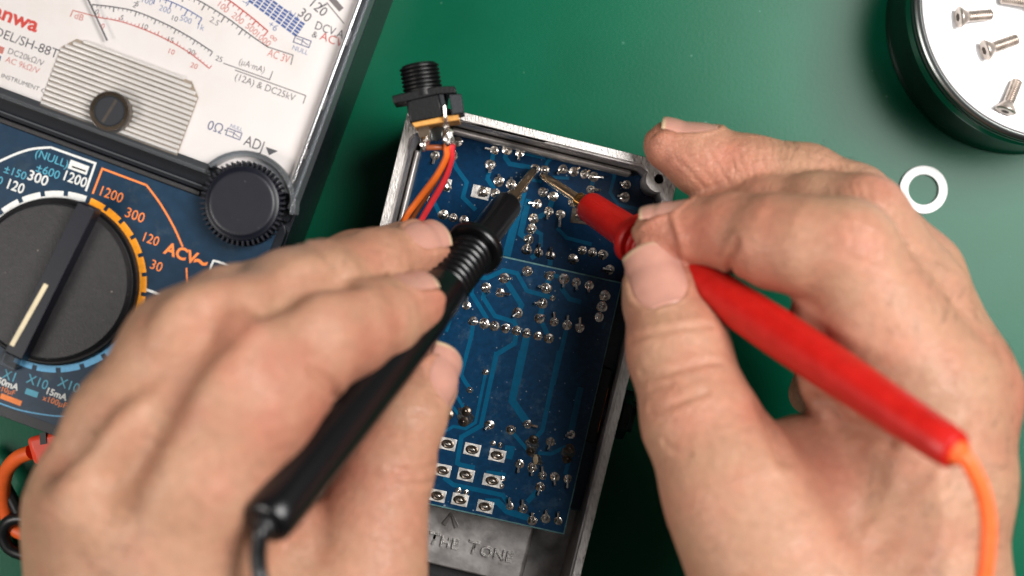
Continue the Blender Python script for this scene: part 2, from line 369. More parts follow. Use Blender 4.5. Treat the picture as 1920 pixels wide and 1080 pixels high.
# printing on the dial --------------------------------------------------
ROT = -TH; SP = FPX / (DCAM - ZP)
def pr(name, txt, px, py, hpx, ink, rot=None, bold=0.0, xs=1.0, z=None, par=None):
    z = 45.62 if z is None else z
    p = P(px, py, ZP); mbt = text_mb(txt, hpx / SP, ROT if rot is None else rot, (p[0], p[1], z), 0.02, bold, xs)
    return obj(name, mbt, M[ink], plate if par is None else par)
def line(pts, wpx, ink, z=45.63, par=None, smooth_n=0, name='printed_line'):
    pp = [P(x, y, ZP)[:2] for x, y in pts]
    if smooth_n: pp = spline(pp, smooth_n)
    bb = MB(); ribbon(bb, pp, wpx / SP, z, z + 0.03); return obj(name, bb, M[ink], plate if par is None else par)
def ticks(pts, n, lpx, wpx, ink, major=5, side=1, z=45.63, par=None):
    pp = spline([P(x, y, ZP)[:2] for x, y in pts], 24); seg = np.r_[0, np.cumsum([np.linalg.norm(b_ - a_) for a_, b_ in zip(pp[:-1], pp[1:])])]
    bb = MB()
    for k in range(n + 1):
        s_ = seg[-1] * k / n; i = min(np.searchsorted(seg, s_), len(pp) - 1); i = max(i, 1)
        d = pp[i] - pp[i-1]; d = d / np.linalg.norm(d); nn = np.array([d[1], -d[0]]) * side
        l = (lpx * 1.9 if k % major == 0 else lpx) / SP; w_ = (wpx * 1.5 if k % major == 0 else wpx) / SP
        ribbon(bb, [pp[i], pp[i] + nn * l], w_, z + .001, z + 0.028)
    o = obj('scale_ticks', bb, M[ink], plate if par is None else par); o['kind'] = 'stuff'; return o
pr('lettering', 'sanwa', -33, 23, 27, 'ink_brand', bold=0.03, xs=1.12)
pr('lettering', 'MODEL/SH-88TR', -52, 51, 17.5, 'ink_black')
pr('lettering', 'DC20kΩ/V', 12, 99, 11, 'ink_grey'); pr('lettering', 'AC 9kΩ/V', 8, 115, 11, 'ink_pale_red')
pr('lettering', 'INSTRUMENT CO., LTD.', 0, 144, 8, 'ink_black', xs=1.1)
line([(-8, 90), (6, 95)], 13, 'ink_pale_red'); line([(-10, 108), (0, 111)], 12, 'ink_grey_blue')
pr('lettering', 'dB', 137, 33, 12, 'ink_pale_red'); line([(131, 31), (136, 19), (185, 32)], 2, 'ink_pale_red')
a1 = [(172, 8), (215, 13), (257, 22), (313, 46), (360, 72), (398, 97)]
line(a1, 2.2, 'ink_black', smooth_n=8); ticks(a1, 30, 5, 1.2, 'ink_black', 5, 1)
a2 = [(183, 32), (222, 39), (262, 52), (308, 72), (352, 97), (392, 128)]
line(a2, 2.0, 'ink_red', smooth_n=8); ticks(a2, 30, 4, 1.0, 'ink_red', 5, -1)
for t, x, y, ink in (('0', 176, 25, 'ink_black'), ('5', 223, 36, 'ink_black'), ('10', 262, 51, 'ink_black'), ('15', 310, 76, 'ink_black'), ('20', 350, 99, 'ink_black'), ('25', 402, 112, 'ink_black'),
                     ('0', 187, 52, 'ink_red'), ('10', 312, 98, 'ink_red'), ('20', 355, 125, 'ink_red'), ('2', 247, 12, 'ink_black'), ('5', 252, 10, 'ink_black'), ('10', 318, 36, 'ink_black')):
    pr('lettering', t, x, y, 10, ink)
a3 = [(290, -6), (318, 2), (350, 17), (378, 34)]
line(a3, 2, 'ink_blue', smooth_n=6); ticks(a3, 9, 7, 1.4, 'ink_blue', 3, 1)
for t, x, y in (('100', 262, 2), ('200', 296, 18), ('500', 335, 37), ('1k', 366, 52)): pr('lettering', t, x, y, 11, 'ink_pale_blue')
a4 = [(345, -10), (375, 2), (425, 33), (470, 66), (502, 88), (549, 103)]
line(a4[:5], 2.2, 'ink_black', smooth_n=8); ticks(a4[:4], 14, 7, 1.4, 'ink_black', 4, 1); line([(500, 87), (549, 103), (545, 121)], 2, 'ink_grey')
pr('lettering', '2.5', 391, 39, 11, 'ink_grey', rot=ROT - .2)
a5 = [(405, -14), (432, 2), (470, 31), (502, 58)]
line(a5, 2.6, 'ink_red', smooth_n=8); ticks(a5, 12, 6, 1.6, 'ink_red', 3, 1)
for t, x, y in (('100', 404, 8), ('200', 432, 30), ('500', 458, 50), ('1000', 476, 66), ('∞', 503, 70)): pr('lettering', t, x, y, 12, 'ink_pale_red', rot=ROT - .35)
pr('lettering', 'AC 3V', 500, 104, 15, 'ink_pale_red', xs=.72)
for j in range(5):                                        # five rows of blue blocks
    for i in range(9):
        x = 470 + i * 10.2 + j * 3.6 - 4; y = -4 + i * 7.6 - j * 5.2 + 4
        if y < -14: continue
        line([(x, y), (x + 8.4, y + 6.0)], 4.6, 'ink_blue', name='colour_block')
pr('lettering', '+6', 500, 47, 13, 'ink_pale_blue', rot=ROT - .3); pr('lettering', '+15', 536, 24, 12, 'ink_pale_blue', rot=ROT - .3); pr('lettering', '-4', 452, 4, 12, 'ink_pale_blue', rot=ROT - .3)
pr('lettering', '30', 556, 26, 18, 'ink_black', rot=ROT - .35); pr('lettering', '120', 576, 7, 18, 'ink_black', rot=ROT - .35)
line([(598, 14), (612, 7)], 3, 'ink_black'); line([(612, 4), (645, 44)], 2, 'ink_grey'); line([(617, -8), (640, 18)], 11, 'ink_grey')
pr('lettering', 'DCV.A', 588, 53, 16, 'ink_black', xs=.85); pr('lettering', '&', 583, 68, 12, 'ink_black'); pr('lettering', 'ACV', 598, 73, 16, 'ink_red')
def null_icon(x, y, w_, h_, ink):
    c, s_ = math.cos(TH), math.sin(TH)
    q = lambda a, b_: (x + a*c - b_*s_, y + a*s_ + b_*c)
    line([q(0, 0), q(w_, 0), q(w_, h_), q(0, h_), q(0, -.8)], 1.8, ink); line([q(w_/2, 1), q(w_/2, h_-1)], 1.4, ink); line([q(3, h_*.35), q(w_*.45, h_*.35), q(w_*.9, h_*.7)], 1.4, ink)
null_icon(554, 66, 31, 13, 'ink_grey_blue'); pr('lettering', 'NULL', 546, 92, 9, 'ink_pale_blue')
pr('lettering', '(µA·mA)', 446, 119, 12, 'ink_grey', xs=.85); line([(418, 118), (505, 149), (511, 133)], 1.8, 'ink_grey')
pr('lettering', '(12A) & DC25kV', 438, 148, 13, 'ink_grey', xs=.92); line([(440, 131), (573, 179), (568, 194)], 1.8, 'ink_grey')
pr('lettering', '0Ω', 386, 241, 18, 'ink_grey_blue', xs=.95); pr('lettering', '·', 416, 251, 18, 'ink_black'); null_icon(427, 240, 28, 13, 'ink_grey_blue'); pr('lettering', 'NULL', 430, 238, 7, 'ink_pale_blue')
pr('lettering', 'ADJ', 455, 271, 20, 'ink_black', xs=.82)
bb = MB(); tp = [P(x, y, ZP)[:2] for x, y in ((498, 275), (521, 283), (504, 291))]; bb.prism([tuple(q) for q in tp], 45.63, 45.66); obj('arrow_mark', bb, M['ink_black'], plate)

# printing on the range panel -------------------------------------------
ZB = 45.58
def pb(txt, x, y, h, ink, **k): return pr('lettering', txt, x, y, h, ink, z=ZB, par=panel, **k)
def lb(pts, w_, ink, n=0): return line(pts, w_, ink, z=ZB, par=panel, smooth_n=n)
lb([(-6, 304), (30, 288), (60, 279), (94, 276)], 4.2, 'ink_white', 6); lb([(94, 276), (178, 306), (160, 358)], 4.2, 'ink_white')
pb('(NULL),', 63, 292, 15, 'ink_teal'); pb('±600', 64, 320, 16, 'ink_teal'); pb('1200', 113, 335, 19, 'ink_white', xs=.9, bold=.012)
pb('±150', 4, 322, 15, 'ink_teal'); pb('300', 48, 335, 19, 'ink_white', bold=.012); pb('120', 7, 351, 19, 'ink_white', xs=.9, bold=.012); pb('±60', -30, 335, 15, 'ink_teal')
lb([(129, 307), (164, 320)], 17, 'ink_white'); lb([(134, 312), (160, 321)], 3, 'ink_grey')
lb([(173, 363), (191, 316), (274, 347)], 3.6, 'ink_orange'); lb([(274, 347), (300, 382), (325, 425), (342, 463)], 3.6, 'ink_orange', 6); lb([(349, 502), (351, 545)], 3, 'ink_orange')
pb('1200', 181, 364, 19, 'ink_orange', xs=.9); pb('300', 231, 405, 19, 'ink_orange', xs=.95); pb('120', 262, 450, 18, 'ink_orange', xs=.9); pb('30', 278, 502, 18, 'ink_orange', xs=.95)
pb('ACV', 306, 474, 22, 'ink_orange', bold=.03); pb('~', 360, 498, 30, 'ink_orange', bold=.03)
lb([(392, 508), (398, 493), (406, 490), (460, 510), (464, 518)], 4, 'ink_white', 3); lb([(268, 541), (330, 563)], 5, 'ink_white')
pb('X1', 2, 708, 18, 'ink_teal', xs=.9); pb('X10', 47, 717, 18, 'ink_teal', xs=.95); pb('X100', 106, 723, 18, 'ink_teal', xs=.95); pb('50mA', -8, 718, 12, 'ink_white', bold=.03); pb('15mA', 83, 737, 12, 'ink_white', bold=.03)
pb('x10µF', -8, 730, 10, 'ink_orange'); pb('x100µF', 78, 750, 11, 'ink_orange'); lb([(0, 742), (39, 757)], 10, 'ink_orange'); lb([(47, 733), (70, 741)], 11, 'ink_teal')
lb([(-5, 755), (40, 770), (100, 780), (130, 779)], 2.5, 'ink_sky', 5)
# ring of range segments round the dial
kc = KC[:2]
def ring_seg(a0, a1, r0, r1, ink):
    pts = circ(*kc, r1, 9, math.radians(a0), math.radians(a1)) + circ(*kc, r0, 9, math.radians(a0), math.radians(a1))[::-1]
    bb = MB(); bb.prism(pts, 45.55, 45.72); obj('range_segment', bb, M[ink], panel)
def ring(a_from, a_to, n, ink):
    for k in range(n):
        a0 = a_from + (a_to - a_from) * k / n; a1 = a_from + (a_to - a_from) * (k + .8) / n
        ring_seg(min(a0, a1), max(a0, a1), 20.7, 22.6, ink)
    pts = circ(*kc, 21.4, 30, math.radians(min(a_from, a_to)), math.radians(max(a_from, a_to))) + circ(*kc, 20.5, 30, math.radians(min(a_from, a_to)), math.radians(max(a_from, a_to)))[::-1]
    bb = MB(); bb.prism(pts, 45.55, 45.66); obj('range_band', bb, M[ink], panel)
ring(67, -35, 8, 'ink_amber'); ring(70, 160, 6, 'ink_white'); ring(-118, -40, 5, 'ink_sky')
# range knob
kz = np.array([kc[0], kc[1], 45.6])
bb = MB(); bb.lathe(kz, kz + [0, 0, 10], [(0, 20.9), (1.2, 20.9), (2.0, 20.5), (2.3, 19.7), (2.6, 19.4), (4.4, 19.2), (4.9, 18.8)], 72); knob = mobj('range_knob', bb, M['knob'], smooth=True)
bb = MB(); bb.lathe(kz + [0, 0, .3], kz + [0, 0, 10], [(0, 20.6), (2.0, 20.6), (2.3, 20.3), (2.3, 19.9)], 72, caps=False); obj('knob_skirt', bb, M['black_gloss'], knob, True)
e0, e1 = P(168, 384, 53)[:2], P(28, 668, 53)[:2]
dv = (e1 - e0) / np.linalg.norm(e1 - e0); nv_ = np.array([-dv[1], dv[0]])
bb = MB(); hw = 2.75
bb.prism([tuple(e0 + nv_*hw), tuple(e1 + nv_*hw), tuple(e1 - nv_*hw), tuple(e0 - nv_*hw)][::-1], 50.3, 55.0, top_poly=[tuple(e0 + nv_*(hw-.5)), tuple(e1 + nv_*(hw-.5)), tuple(e1 - nv_*(hw-.5)), tuple(e0 - nv_*(hw-.5))][::-1]); obj('grip_bar', bb, M['ridge'], knob, bevel=.5)
bb = MB(); ribbon(bb, [P(87, 533, 55)[:2], P(22, 648, 55)[:2]], 1.15, 54.9, 55.15); obj('pointer_line', bb, M['cream'], knob)
pp0, pp1 = P(20, 660, 50)[:2], P(6, 690, 50)[:2]
bb = MB(); ribbon(bb, [pp0, pp1], 4.5, 46.0, 48.6); mobj('clear_pointer', bb, M['clear_edge'], bevel=.3)
# zero-ohm adjuster wheel with separate serrations
ac = mw(*nc); az = np.array([ac[0], ac[1], 43.0])
bb = MB(); bb.lathe(az, az + [0, 0, 10], [(0, 9.4), (7.0, 9.4), (8.0, 9.0), (8.3, 8.3), (8.7, 8.0), (8.8, 7.6)], 64); aw = mobj('adjuster_wheel', bb, M['ridge'], smooth=True)
tooth = MB(); tooth.prism([(9.0, -.26), (10.5, -.2), (10.5, .2), (9.0, .26)], 0, 7.4)
tm = mesh_from('serration', tooth.v, tooth.f, M['ridge'], False)
for k in range(48):
    o = link('serration', tm, aw, az); o.rotation_euler = (0, 0, 2 * math.pi * k / 48)

# red lead plugged into the meter
pl = thing('test_lead', P(75, 840, 0), 'red right-angle plug with orange cable at the foot of the multimeter', 'test lead')
bb = MB(); pts = [P(x, y, 30)[:2] for x, y in ((48, 822), (112, 806), (150, 812), (142, 850), (128, 866), (62, 872))]
bb.prism([tuple(q) for q in pts][::-1], 12, 30); obj('plug_body', bb, M['red_plug'], pl, bevel=1.2)
bb = MB(); pts = [P(x, y, 30)[:2] for x, y in ((74, 813), (86, 810), (88, 832), (76, 834))]; bb.prism([tuple(q) for q in pts][::-1], 29.9, 30.25); obj('slot', bb, M['black_rubber'], pl)
bb = MB(); bb.tube(spline([P(58, 848, 20), P(34, 858, 18), P(14, 880, 14), P(6, 910, 10), P(8, 945, 6), P(22, 985, 3), P(45, 1000, 3), P(90, 1004, 3), P(140, 1000, 3)], 8), 2.0, 14); obj('cable', bb, M['orange_wire'], pl, True)
bb = MB(); bb.tube(spline([P(-40, 850, 7), P(-2, 893, 7.5), P(22, 935, 6.5), P(44, 975, 5.5), P(80, 1010, 3), P(60, 1040, 3), P(20, 1030, 3), P(6, 1002, 4), P(16, 978, 6), P(45, 972, 7), P(100, 985, 7.5)], 8), 1.75, 14)
tag(obj('cable', bb, M['black_cable'], None, True, base=P(20, 990, 0)), 'black cable looped over the orange cable at the left edge', 'cable')
# ------------------------------------------------------------------ aluminium pedal enclosure
EA = math.radians(13.8); ZR = 38.0; SR = FPX / (DCAM - ZR)
EO = P(770, 186, ZR)[:2]; EU = np.array([math.cos(EA), -math.sin(EA)]); EV = np.array([-math.sin(EA), -math.cos(EA)])
def ew(a, b): q = EO + EU * a + EV * b; return (q[0], q[1])
def epoly(p): return [ew(a, b) for a, b in p]
W_, L_ = 70.6, 136.0
box = thing('enclosure', (*ew(W_/2, L_/2), 0), 'open cast aluminium pedal enclosure with sanded rim, lying face down', 'enclosure')
def eobj(name, mb, m, **k): return obj(name, mb, m, box, **k)
def corner(cx, cy, r, a0, a1, n=7): return [(cx + r*math.cos(math.radians(a0 + (a1-a0)*k/(n-1))), cy + r*math.sin(math.radians(a0 + (a1-a0)*k/(n-1)))) for k in range(n)]
outer = corner(4, 4, 4, 180, 270) + corner(W_-4, 4, 4, 270, 360) + corner(W_-4, L_-4, 4, 0, 90) + corner(4, L_-4, 4, 90, 180)
def inner(t, rb=3.4):
    """inner outline: walls of thickness t and screw bosses in the four corners"""
    cc = 4.6; o = []
    # start top edge left to right; bosses bite into the corners
    o += corner(cc, cc, rb, 92, -2, 9)[0:0]
    def boss(cx, cy, a0, a1): return corner(cx, cy, rb, a0, a1, 11)
    o += boss(cc, cc, 110, -20)                                    # top-left boss: from left wall to top wall
    o += [(cc + rb + 1.6, t)]
    o += [(W_ - cc - rb - 1.6, t)]
    o += boss(W_ - cc, cc, 200, 70)
    o += [(W_ - t, cc + rb + 1.6), (W_ - t, L_ - cc - rb - 1.6)]
    o += boss(W_ - cc, L_ - cc, -70, -200)
    o += [(W_ - cc - rb - 1.6, L_ - t), (cc + rb + 1.6, L_ - t)]
    o += boss(cc, L_ - cc, 20, -110)
    o += [(t, L_ - cc - rb - 1.6), (t, cc + rb + 1.6)]
    return o
holes = [corner(cx, cy, 1.25, 360, 360/16, 16) for cx, cy in ((4.6, 4.6), (W_-4.6, 4.6), (W_-4.6, L_-4.6), (4.6, L_-4.6))]
b = MB(); b.prism(epoly(outer), 4.0, ZR - 1.2, holes=[epoly(inner(2.6))] + [epoly(h) for h in holes]); eobj('wall', b, M['alu_in'], bevel=0.5)
b = MB(); b.prism(epoly(outer), ZR - 1.2, ZR, holes=[epoly(inner(2.05))] + [epoly(h) for h in holes]); eobj('rim', b, M['alu_rim'], bevel=0.22)
b = MB(); b.prism(epoly(outer), 0, 4.0); eobj('face_plate', b, M['alu_in'], bevel=0.8)
b = MB(); ribbon(b, [ew(11, 3.7), ew(W_-11, 3.7)], 1.6, 12, 23.5); eobj('step', b, M['alu_in'], bevel=0.7)
b = MB(); ribbon(b, [ew(3.6, 11), ew(3.6, 118)], 1.4, 12, 22.5); eobj('step', b, M['alu_in'], bevel=0.6)
# cast plate in the floor with raised name
pz = 15.0; NA = 57.6
b = MB(); b.prism(epoly([(3.0, 88), (NA, 88), (NA, 117.2), (3.0, 117.2)])[::-1], 4.1, pz); fp = eobj('name_block', b, M['alu_in'], bevel=0.9)
tl = P(752, 1011, pz); r_ = -math.radians(13.0)
def big(txt, x, y, h): 
    p = P(x, y, pz); m_ = text_mb(txt, h / (FPX/(DCAM-pz)), r_, (p[0], p[1], pz), 0.0, .022, 1.06, 1.1)
    n0 = len(m_.v); me_ = mesh_from('raised_letters', m_.v, m_.f, M['alu_rim'], False, wbase(fp)); o = link('raised_letters', me_, fp, wbase(fp))
    so = o.modifiers.new('solid', 'SOLIDIFY'); so.thickness = .8 * S; so.offset = 1.0
    return o
big('FREE', 715, 998, 15); big('T', 802, 1017, 22); big('HE', 824, 1022, 18.5); big('T', 876, 1034, 23.5); big('ONE', 899, 1040, 19)
for dx in (-1, 1):
    q0 = P(846, 962, pz)[:2]; q1 = P(846 + dx*12 - 2, 986 + dx*3, pz)[:2]; b = MB(); b.tube([(*q0, pz + .05), (*q1, pz + .15)], [.35, .7], 8); obj('raised_mark', b, M['alu_in'], fp, True)
# dark block next to it
b = MB(); b.prism(epoly([(3.0, 117.6), (NA - 1, 117.6), (NA - 1, 133.0), (3.0, 133.0)])[::-1], 4.1, 11); eobj('battery_cover', b, M['paint_dark'], bevel=0.8)

# ------------------------------------------------------------------ circuit boards
solder_var = []
for k in range(5):
    rr = np.random.RandomState(k); b = MB(); prof = [(0, 1.33), (.1, 1.3), (.2, 1.12), (.36, .78), (.6, .46), (.9, .36), (1.0, .15)]
    b.lathe((0, 0, 0), (0, 0, 1), [(t * (0.8 + .1*k), r * (1 + .03*rr.randn())) for t, r in prof], 16, wob=.015 + .012*k)
    solder_var.append(b)
SM = [mesh_from('solder_joint', b.v, b.f, M['solder'], True) for b in solder_var]
SMd = [mesh_from('solder_joint', b.v, b.f, M['solder_dark'], True) for b in solder_var]
lead_mb = MB(); lead_mb.tube([(0, 0, 0), (.4, 0, .2), (1.0, 0, .22)], .24, 8)   # unit lead along x, scaled to length
LMESH = mesh_from('lead', [(x, y, z) for x, y, z in lead_mb.v], lead_mb.f, M['solder'], True)
def r3(x, y): return (700 + x * .3148, 90 + y * .3148)
def r4(x, y): return (780 + x * .2963, 400 + y * .2963)
def r5(x, y): return (760 + x * .389, 660 + y * .389)
def board(label, corners, z, mk='pcb'):
    c = [P(x, y, z)[:2] for x, y in corners]; ctr = np.mean(c, 0)
    t = thing('circuit_board', (ctr[0], ctr[1], z - 1.6), label, 'circuit board', 'blue circuit boards in the enclosure')
    b = MB(); b.prism([tuple(q) for q in c][::-1], z - 1.6, z - .12); obj('substrate', b, M['fr4'], t, bevel=.1)
    ci = [q + (ctr - q) / np.linalg.norm(ctr - q) * .55 for q in c]
    b = MB(); b.prism([tuple(q) for q in ci][::-1], z - .13, z); obj('solder_mask', b, M[mk], t)
    return t
cnt = [0]; tcount = [0]
def joint(t, z, px, lead=None, r=1.0, dark=False):
    p = P(*px, z); k = cnt[0]; cnt[0] += 1
    o = link('solder_joint', (SMd if dark else SM)[k % 5], t, p); a = random.random() * 6.28; s_ = r * random.uniform(.9, 1.08)
    o.scale = (s_, s_, s_ * random.uniform(.8, 1.15)); o.rotation_euler = (random.uniform(-.12, .12), random.uniform(-.12, .12), a)
    if lead is not None:
        q = P(*lead, z); d = q - p; l = float(np.linalg.norm(d)) * 1.05 + .25; m_ = link('lead', LMESH, None); m_.parent = o
        # the joint turns and scales: undo that so the lead points where it should
        Rm = o.rotation_euler.to_matrix().to_4x4(); Sm = Matrix.Diagonal((*o.scale, 1))
        want = Matrix.Translation((0, 0, .55 * S)) @ Matrix.Rotation(math.atan2(d[1], d[0]), 4, 'Z') @ Matrix.Rotation(-random.uniform(.15, .5), 4, 'Y') @ Matrix.Diagonal((l / 1.0, 1.45, 1.45, 1))
        m_.matrix_local = (Rm @ Sm).inverted() @ want
    return o
def trace(t, z, pts, wpx):
    tcount[0] += 1; b = MB(); ribbon(b, [P(*q, z)[:2] for q in pts], wpx / (FPX / (DCAM - z)), z - .01, z + .05 + .003 * (tcount[0] % 24)); return obj('trace', b, M['trace'], t)
def pad(t, z, px, wpx, hpx, rot, slot=True, m='pad', blob=None):
    p = P(*px, z); sc = FPX / (DCAM - z); c, s_ = math.cos(rot), math.sin(rot); w2, h2 = wpx/sc/2, hpx/sc/2
    q = [(p[0] + x*c - y*s_, p[1] + x*s_ + y*c) for x, y in ((-w2, -h2), (w2, -h2), (w2, h2), (-w2, h2))]
    b = MB(); b.prism(q, z, z + .16); o = obj('pad', b, M[m], t, bevel=.06)
    b = MB(); ang = rot
    V = []; 
    if slot:
        b.lathe((0, 0, 0), (0, 0, 1), [(0, 1.75), (.25, 1.7), (.38, 1.4), (.30, .9), (.42, .75), (.52, .3)], 20, flat=(1, .66))
        v = [(p[0] + x*c - y*s_, p[1] + x*s_ + y*c, z + .12 + zz_) for x, y, zz_ in b.v]; b2 = MB(); b2.add(v, b.f); obj('solder_fill', b2, M['solder_dark'], o, True)
        b = MB(); ribbon(b, [(p[0] - .75*c, p[1] - .75*s_), (p[0] + .75*c, p[1] + .75*s_)], .5, z + .4, z + .8); obj('lug', b, M['solder'], o, bevel=.12)
    elif blob:
        b.lathe((0, 0, 0), (0, 0, 1), [(0, 1.6), (.5, 1.3), (.9, .7), (1.05, .2)], 16, wob=.12); v = [(p[0] + x + blob[0], p[1] + y + blob[1], z + .1 + zz_) for x, y, zz_ in b.v]; b2 = MB(); b2.add(v, b.f); obj('solder_fill', b2, M['solder'], o, True)
    return o
Z1, Z2 = 18.0, 27.5
pcb1 = board('deeper blue circuit board under both probe tips, partly covered by the nearer board', ((800, 231), (1238, 331), (1090, 960), (652, 860)), Z1)
J1 = [(r3, 720, 610, 668, 600), (r3, 797, 605), (r3, 873, 622, 865, 668), (r3, 697, 695, 694, 742), (r3, 748, 795, 747, 755), (r3, 730, 865), (r3, 893, 835), (r3, 963, 720), (r3, 1020, 727),
      (r3, 1130, 722, 1095, 752), (r3, 1195, 738, 1226, 715), (r3, 1258, 750, 1283, 732), (r3, 1312, 768, 1364, 772), (r3, 1295, 842, 1352, 850), (r3, 1508, 815, 1470, 806), (r3, 1497, 888, 1455, 884),
      (r3, 1008, 860, 1035, 848), (r3, 1070, 885), (r3, 975, 928, 930, 924), (r3, 1045, 972, 1035, 1020), (r3, 957, 1017), (r3, 1115, 993, 1110, 1062), (r3, 1190, 918), (r3, 370, 640, 358, 685),
      (r3, 475, 640), (r3, 500, 557, 532, 557), (r3, 305, 885, 318, 868), (r3, 820, 812, 822, 775), (r3, 418, 995), (r3, 477, 1012), (r3, 540, 1025),
      (r4, 747, 35), (r4, 733, 100), (r4, 715, 165), (r4, 700, 230), (r4, 777, 250, 782, 192), (r4, 850, 270, 856, 216), (r4, 1052, 235), (r4, 1118, 248), (r4, 1183, 262), (r4, 990, 290, 1024, 299),
      (r4, 1228, 357, 1186, 350), (r4, 530, 125), (r4, 508, 185)]
for j in J1:
    joint(pcb1, Z1, j[0](j[1], j[2]), j[0](j[3], j[4]) if len(j) > 3 else None, 1.0)
TR1 = [(r3, [(797, 605), (785, 650), (812, 690), (905, 706)], 28), (r3, [(885, 625), (1025, 655)], 20), (r3, [(1020, 725), (1035, 682), (1066, 650), (1415, 722), (1437, 762), (1410, 860), (1458, 932), (1580, 962)], 20),
       (r3, [(717, 620), (703, 690)], 26), (r3, [(692, 730), (680, 780), (722, 842)], 26), (r3, [(470, 650), (492, 712), (556, 800), (534, 890), (610, 965)], 26), (r3, [(1312, 770), (1296, 842)], 26),
       (r3, [(1070, 770), (1165, 776)], 18), (r3, [(925, 780), (1002, 797)], 20), (r3, [(895, 842), (826, 1100)], 46), (r3, [(925, 900), (878, 1100)], 34), (r3, [(1070, 890), (1045, 970)], 30),
       (r3, [(957, 1017), (1042, 978)], 26), (r3, [(1115, 1000), (1102, 1080), (1150, 1130), (1300, 1170)], 22), (r3, [(350, 892), (392, 980)], 26), (r3, [(880, 700), (940, 712)], 26),
       (r4, [(640, 0), (572, 270)], 52), (r4, [(690, -10), (660, 130), (708, 166)], 34), (r4, [(735, 100), (792, 132), (788, 215)], 26), (r4, [(750, 35), (815, 8)], 26), (r4, [(775, 252), (728, 285)], 30), (r4, [(850, 272), (848, 330)], 32)]
for fn, pts, wp in TR1: trace(pcb1, Z1, [fn(*q) for q in pts], wp * (.3148 if fn is r3 else .2963))
ra_ = -math.radians(13.5)
pad(pcb1, Z1, r3(640, 860), 34, 24, ra_, False, 'pad', (.6, .1)); pad(pcb1, Z1, r3(432, 815), 19, 24, ra_, False, 'pad', (-.1, -.4)); pad(pcb1, Z1, r3(1228, 1002), 32, 28, ra_ + .1, False, 'solder_dark', (.4, .2))

pcb2 = board('nearer blue circuit board with rows of slotted square pads, between the two thumbs', ((770, 441), (1167, 529.5), (1058, 1003), (664, 915)), Z2, 'pcb_dusty')
J2 = [(r4, 475, 340), (r4, 705, 365, 685, 384), (r4, 562, 410, 608, 412), (r4, 443, 470, 462, 502), (r4, 535, 505, 590, 512), (r4, 845, 395, 872, 376), (r4, 937, 415, 932, 464), (r4, 1015, 437, 1015, 484),
      (r4, 1097, 455, 1090, 498), (r4, 825, 475, 776, 461), (r4, 800, 570, 752, 566), (r4, 783, 663, 812, 648), (r4, 645, 628, 618, 650), (r4, 318, 583, 322, 530), (r4, 1195, 522), (r4, 1177, 590), (r4, 1162, 657),
      (r4, 875, 688, 875, 630), (r4, 955, 707, 961, 646), (r4, 1035, 725, 1037, 664), (r4, 362, 682), (r4, 432, 697), (r4, 498, 712), (r4, 568, 728), (r4, 637, 743), (r4, 703, 760), (r4, 773, 777), (r4, 842, 792),
      (r5, 405, 352, 388, 370), (r5, 510, 375), (r5, 588, 348, 632, 356), (r5, 700, 432, 690, 468), (r5, 797, 397, 772, 400), (r5, 550, 540, 544, 576),
      (r5, 612, 557, 610, 590), (r5, 662, 595, 660, 552), (r5, 722, 600, 720, 638), (r5, 783, 612, 780, 648), (r5, 650, 650, 640, 684), (r5, 503, 742, 503, 698), (r5, 568, 755, 566, 712), (r5, 613, 812, 612, 772), (r5, 677, 802, 680, 762), (r5, 737, 815, 738, 768)]
for j in J2:
    joint(pcb2, Z2, j[0](j[1], j[2]), j[0](j[3], j[4]) if len(j) > 3 else None, .98 if j[0] is r4 else .9)
for x, y in ((290, 285), (280, 335), (617, 425), (605, 478), (790, 465), (780, 515), (190, 270), (205, 300)): joint(pcb2, Z2, r5(x, y), None, 1.0, True)
for f_, x, y, rr in ((r4, 865, 535, .55), (r4, 440, 1005, .6), (r5, 387, 97, .6), (r5, 312, 182, .6), (r5, 423, 440, .55), (r5, 458, 448, .55), (r5, 467, 612, .55), (r5, 463, 645, .55), (r5, 255, 668, .6), (r5, 293, 677, .6)):
    joint(pcb2, Z2, f_(x, y), None, rr)
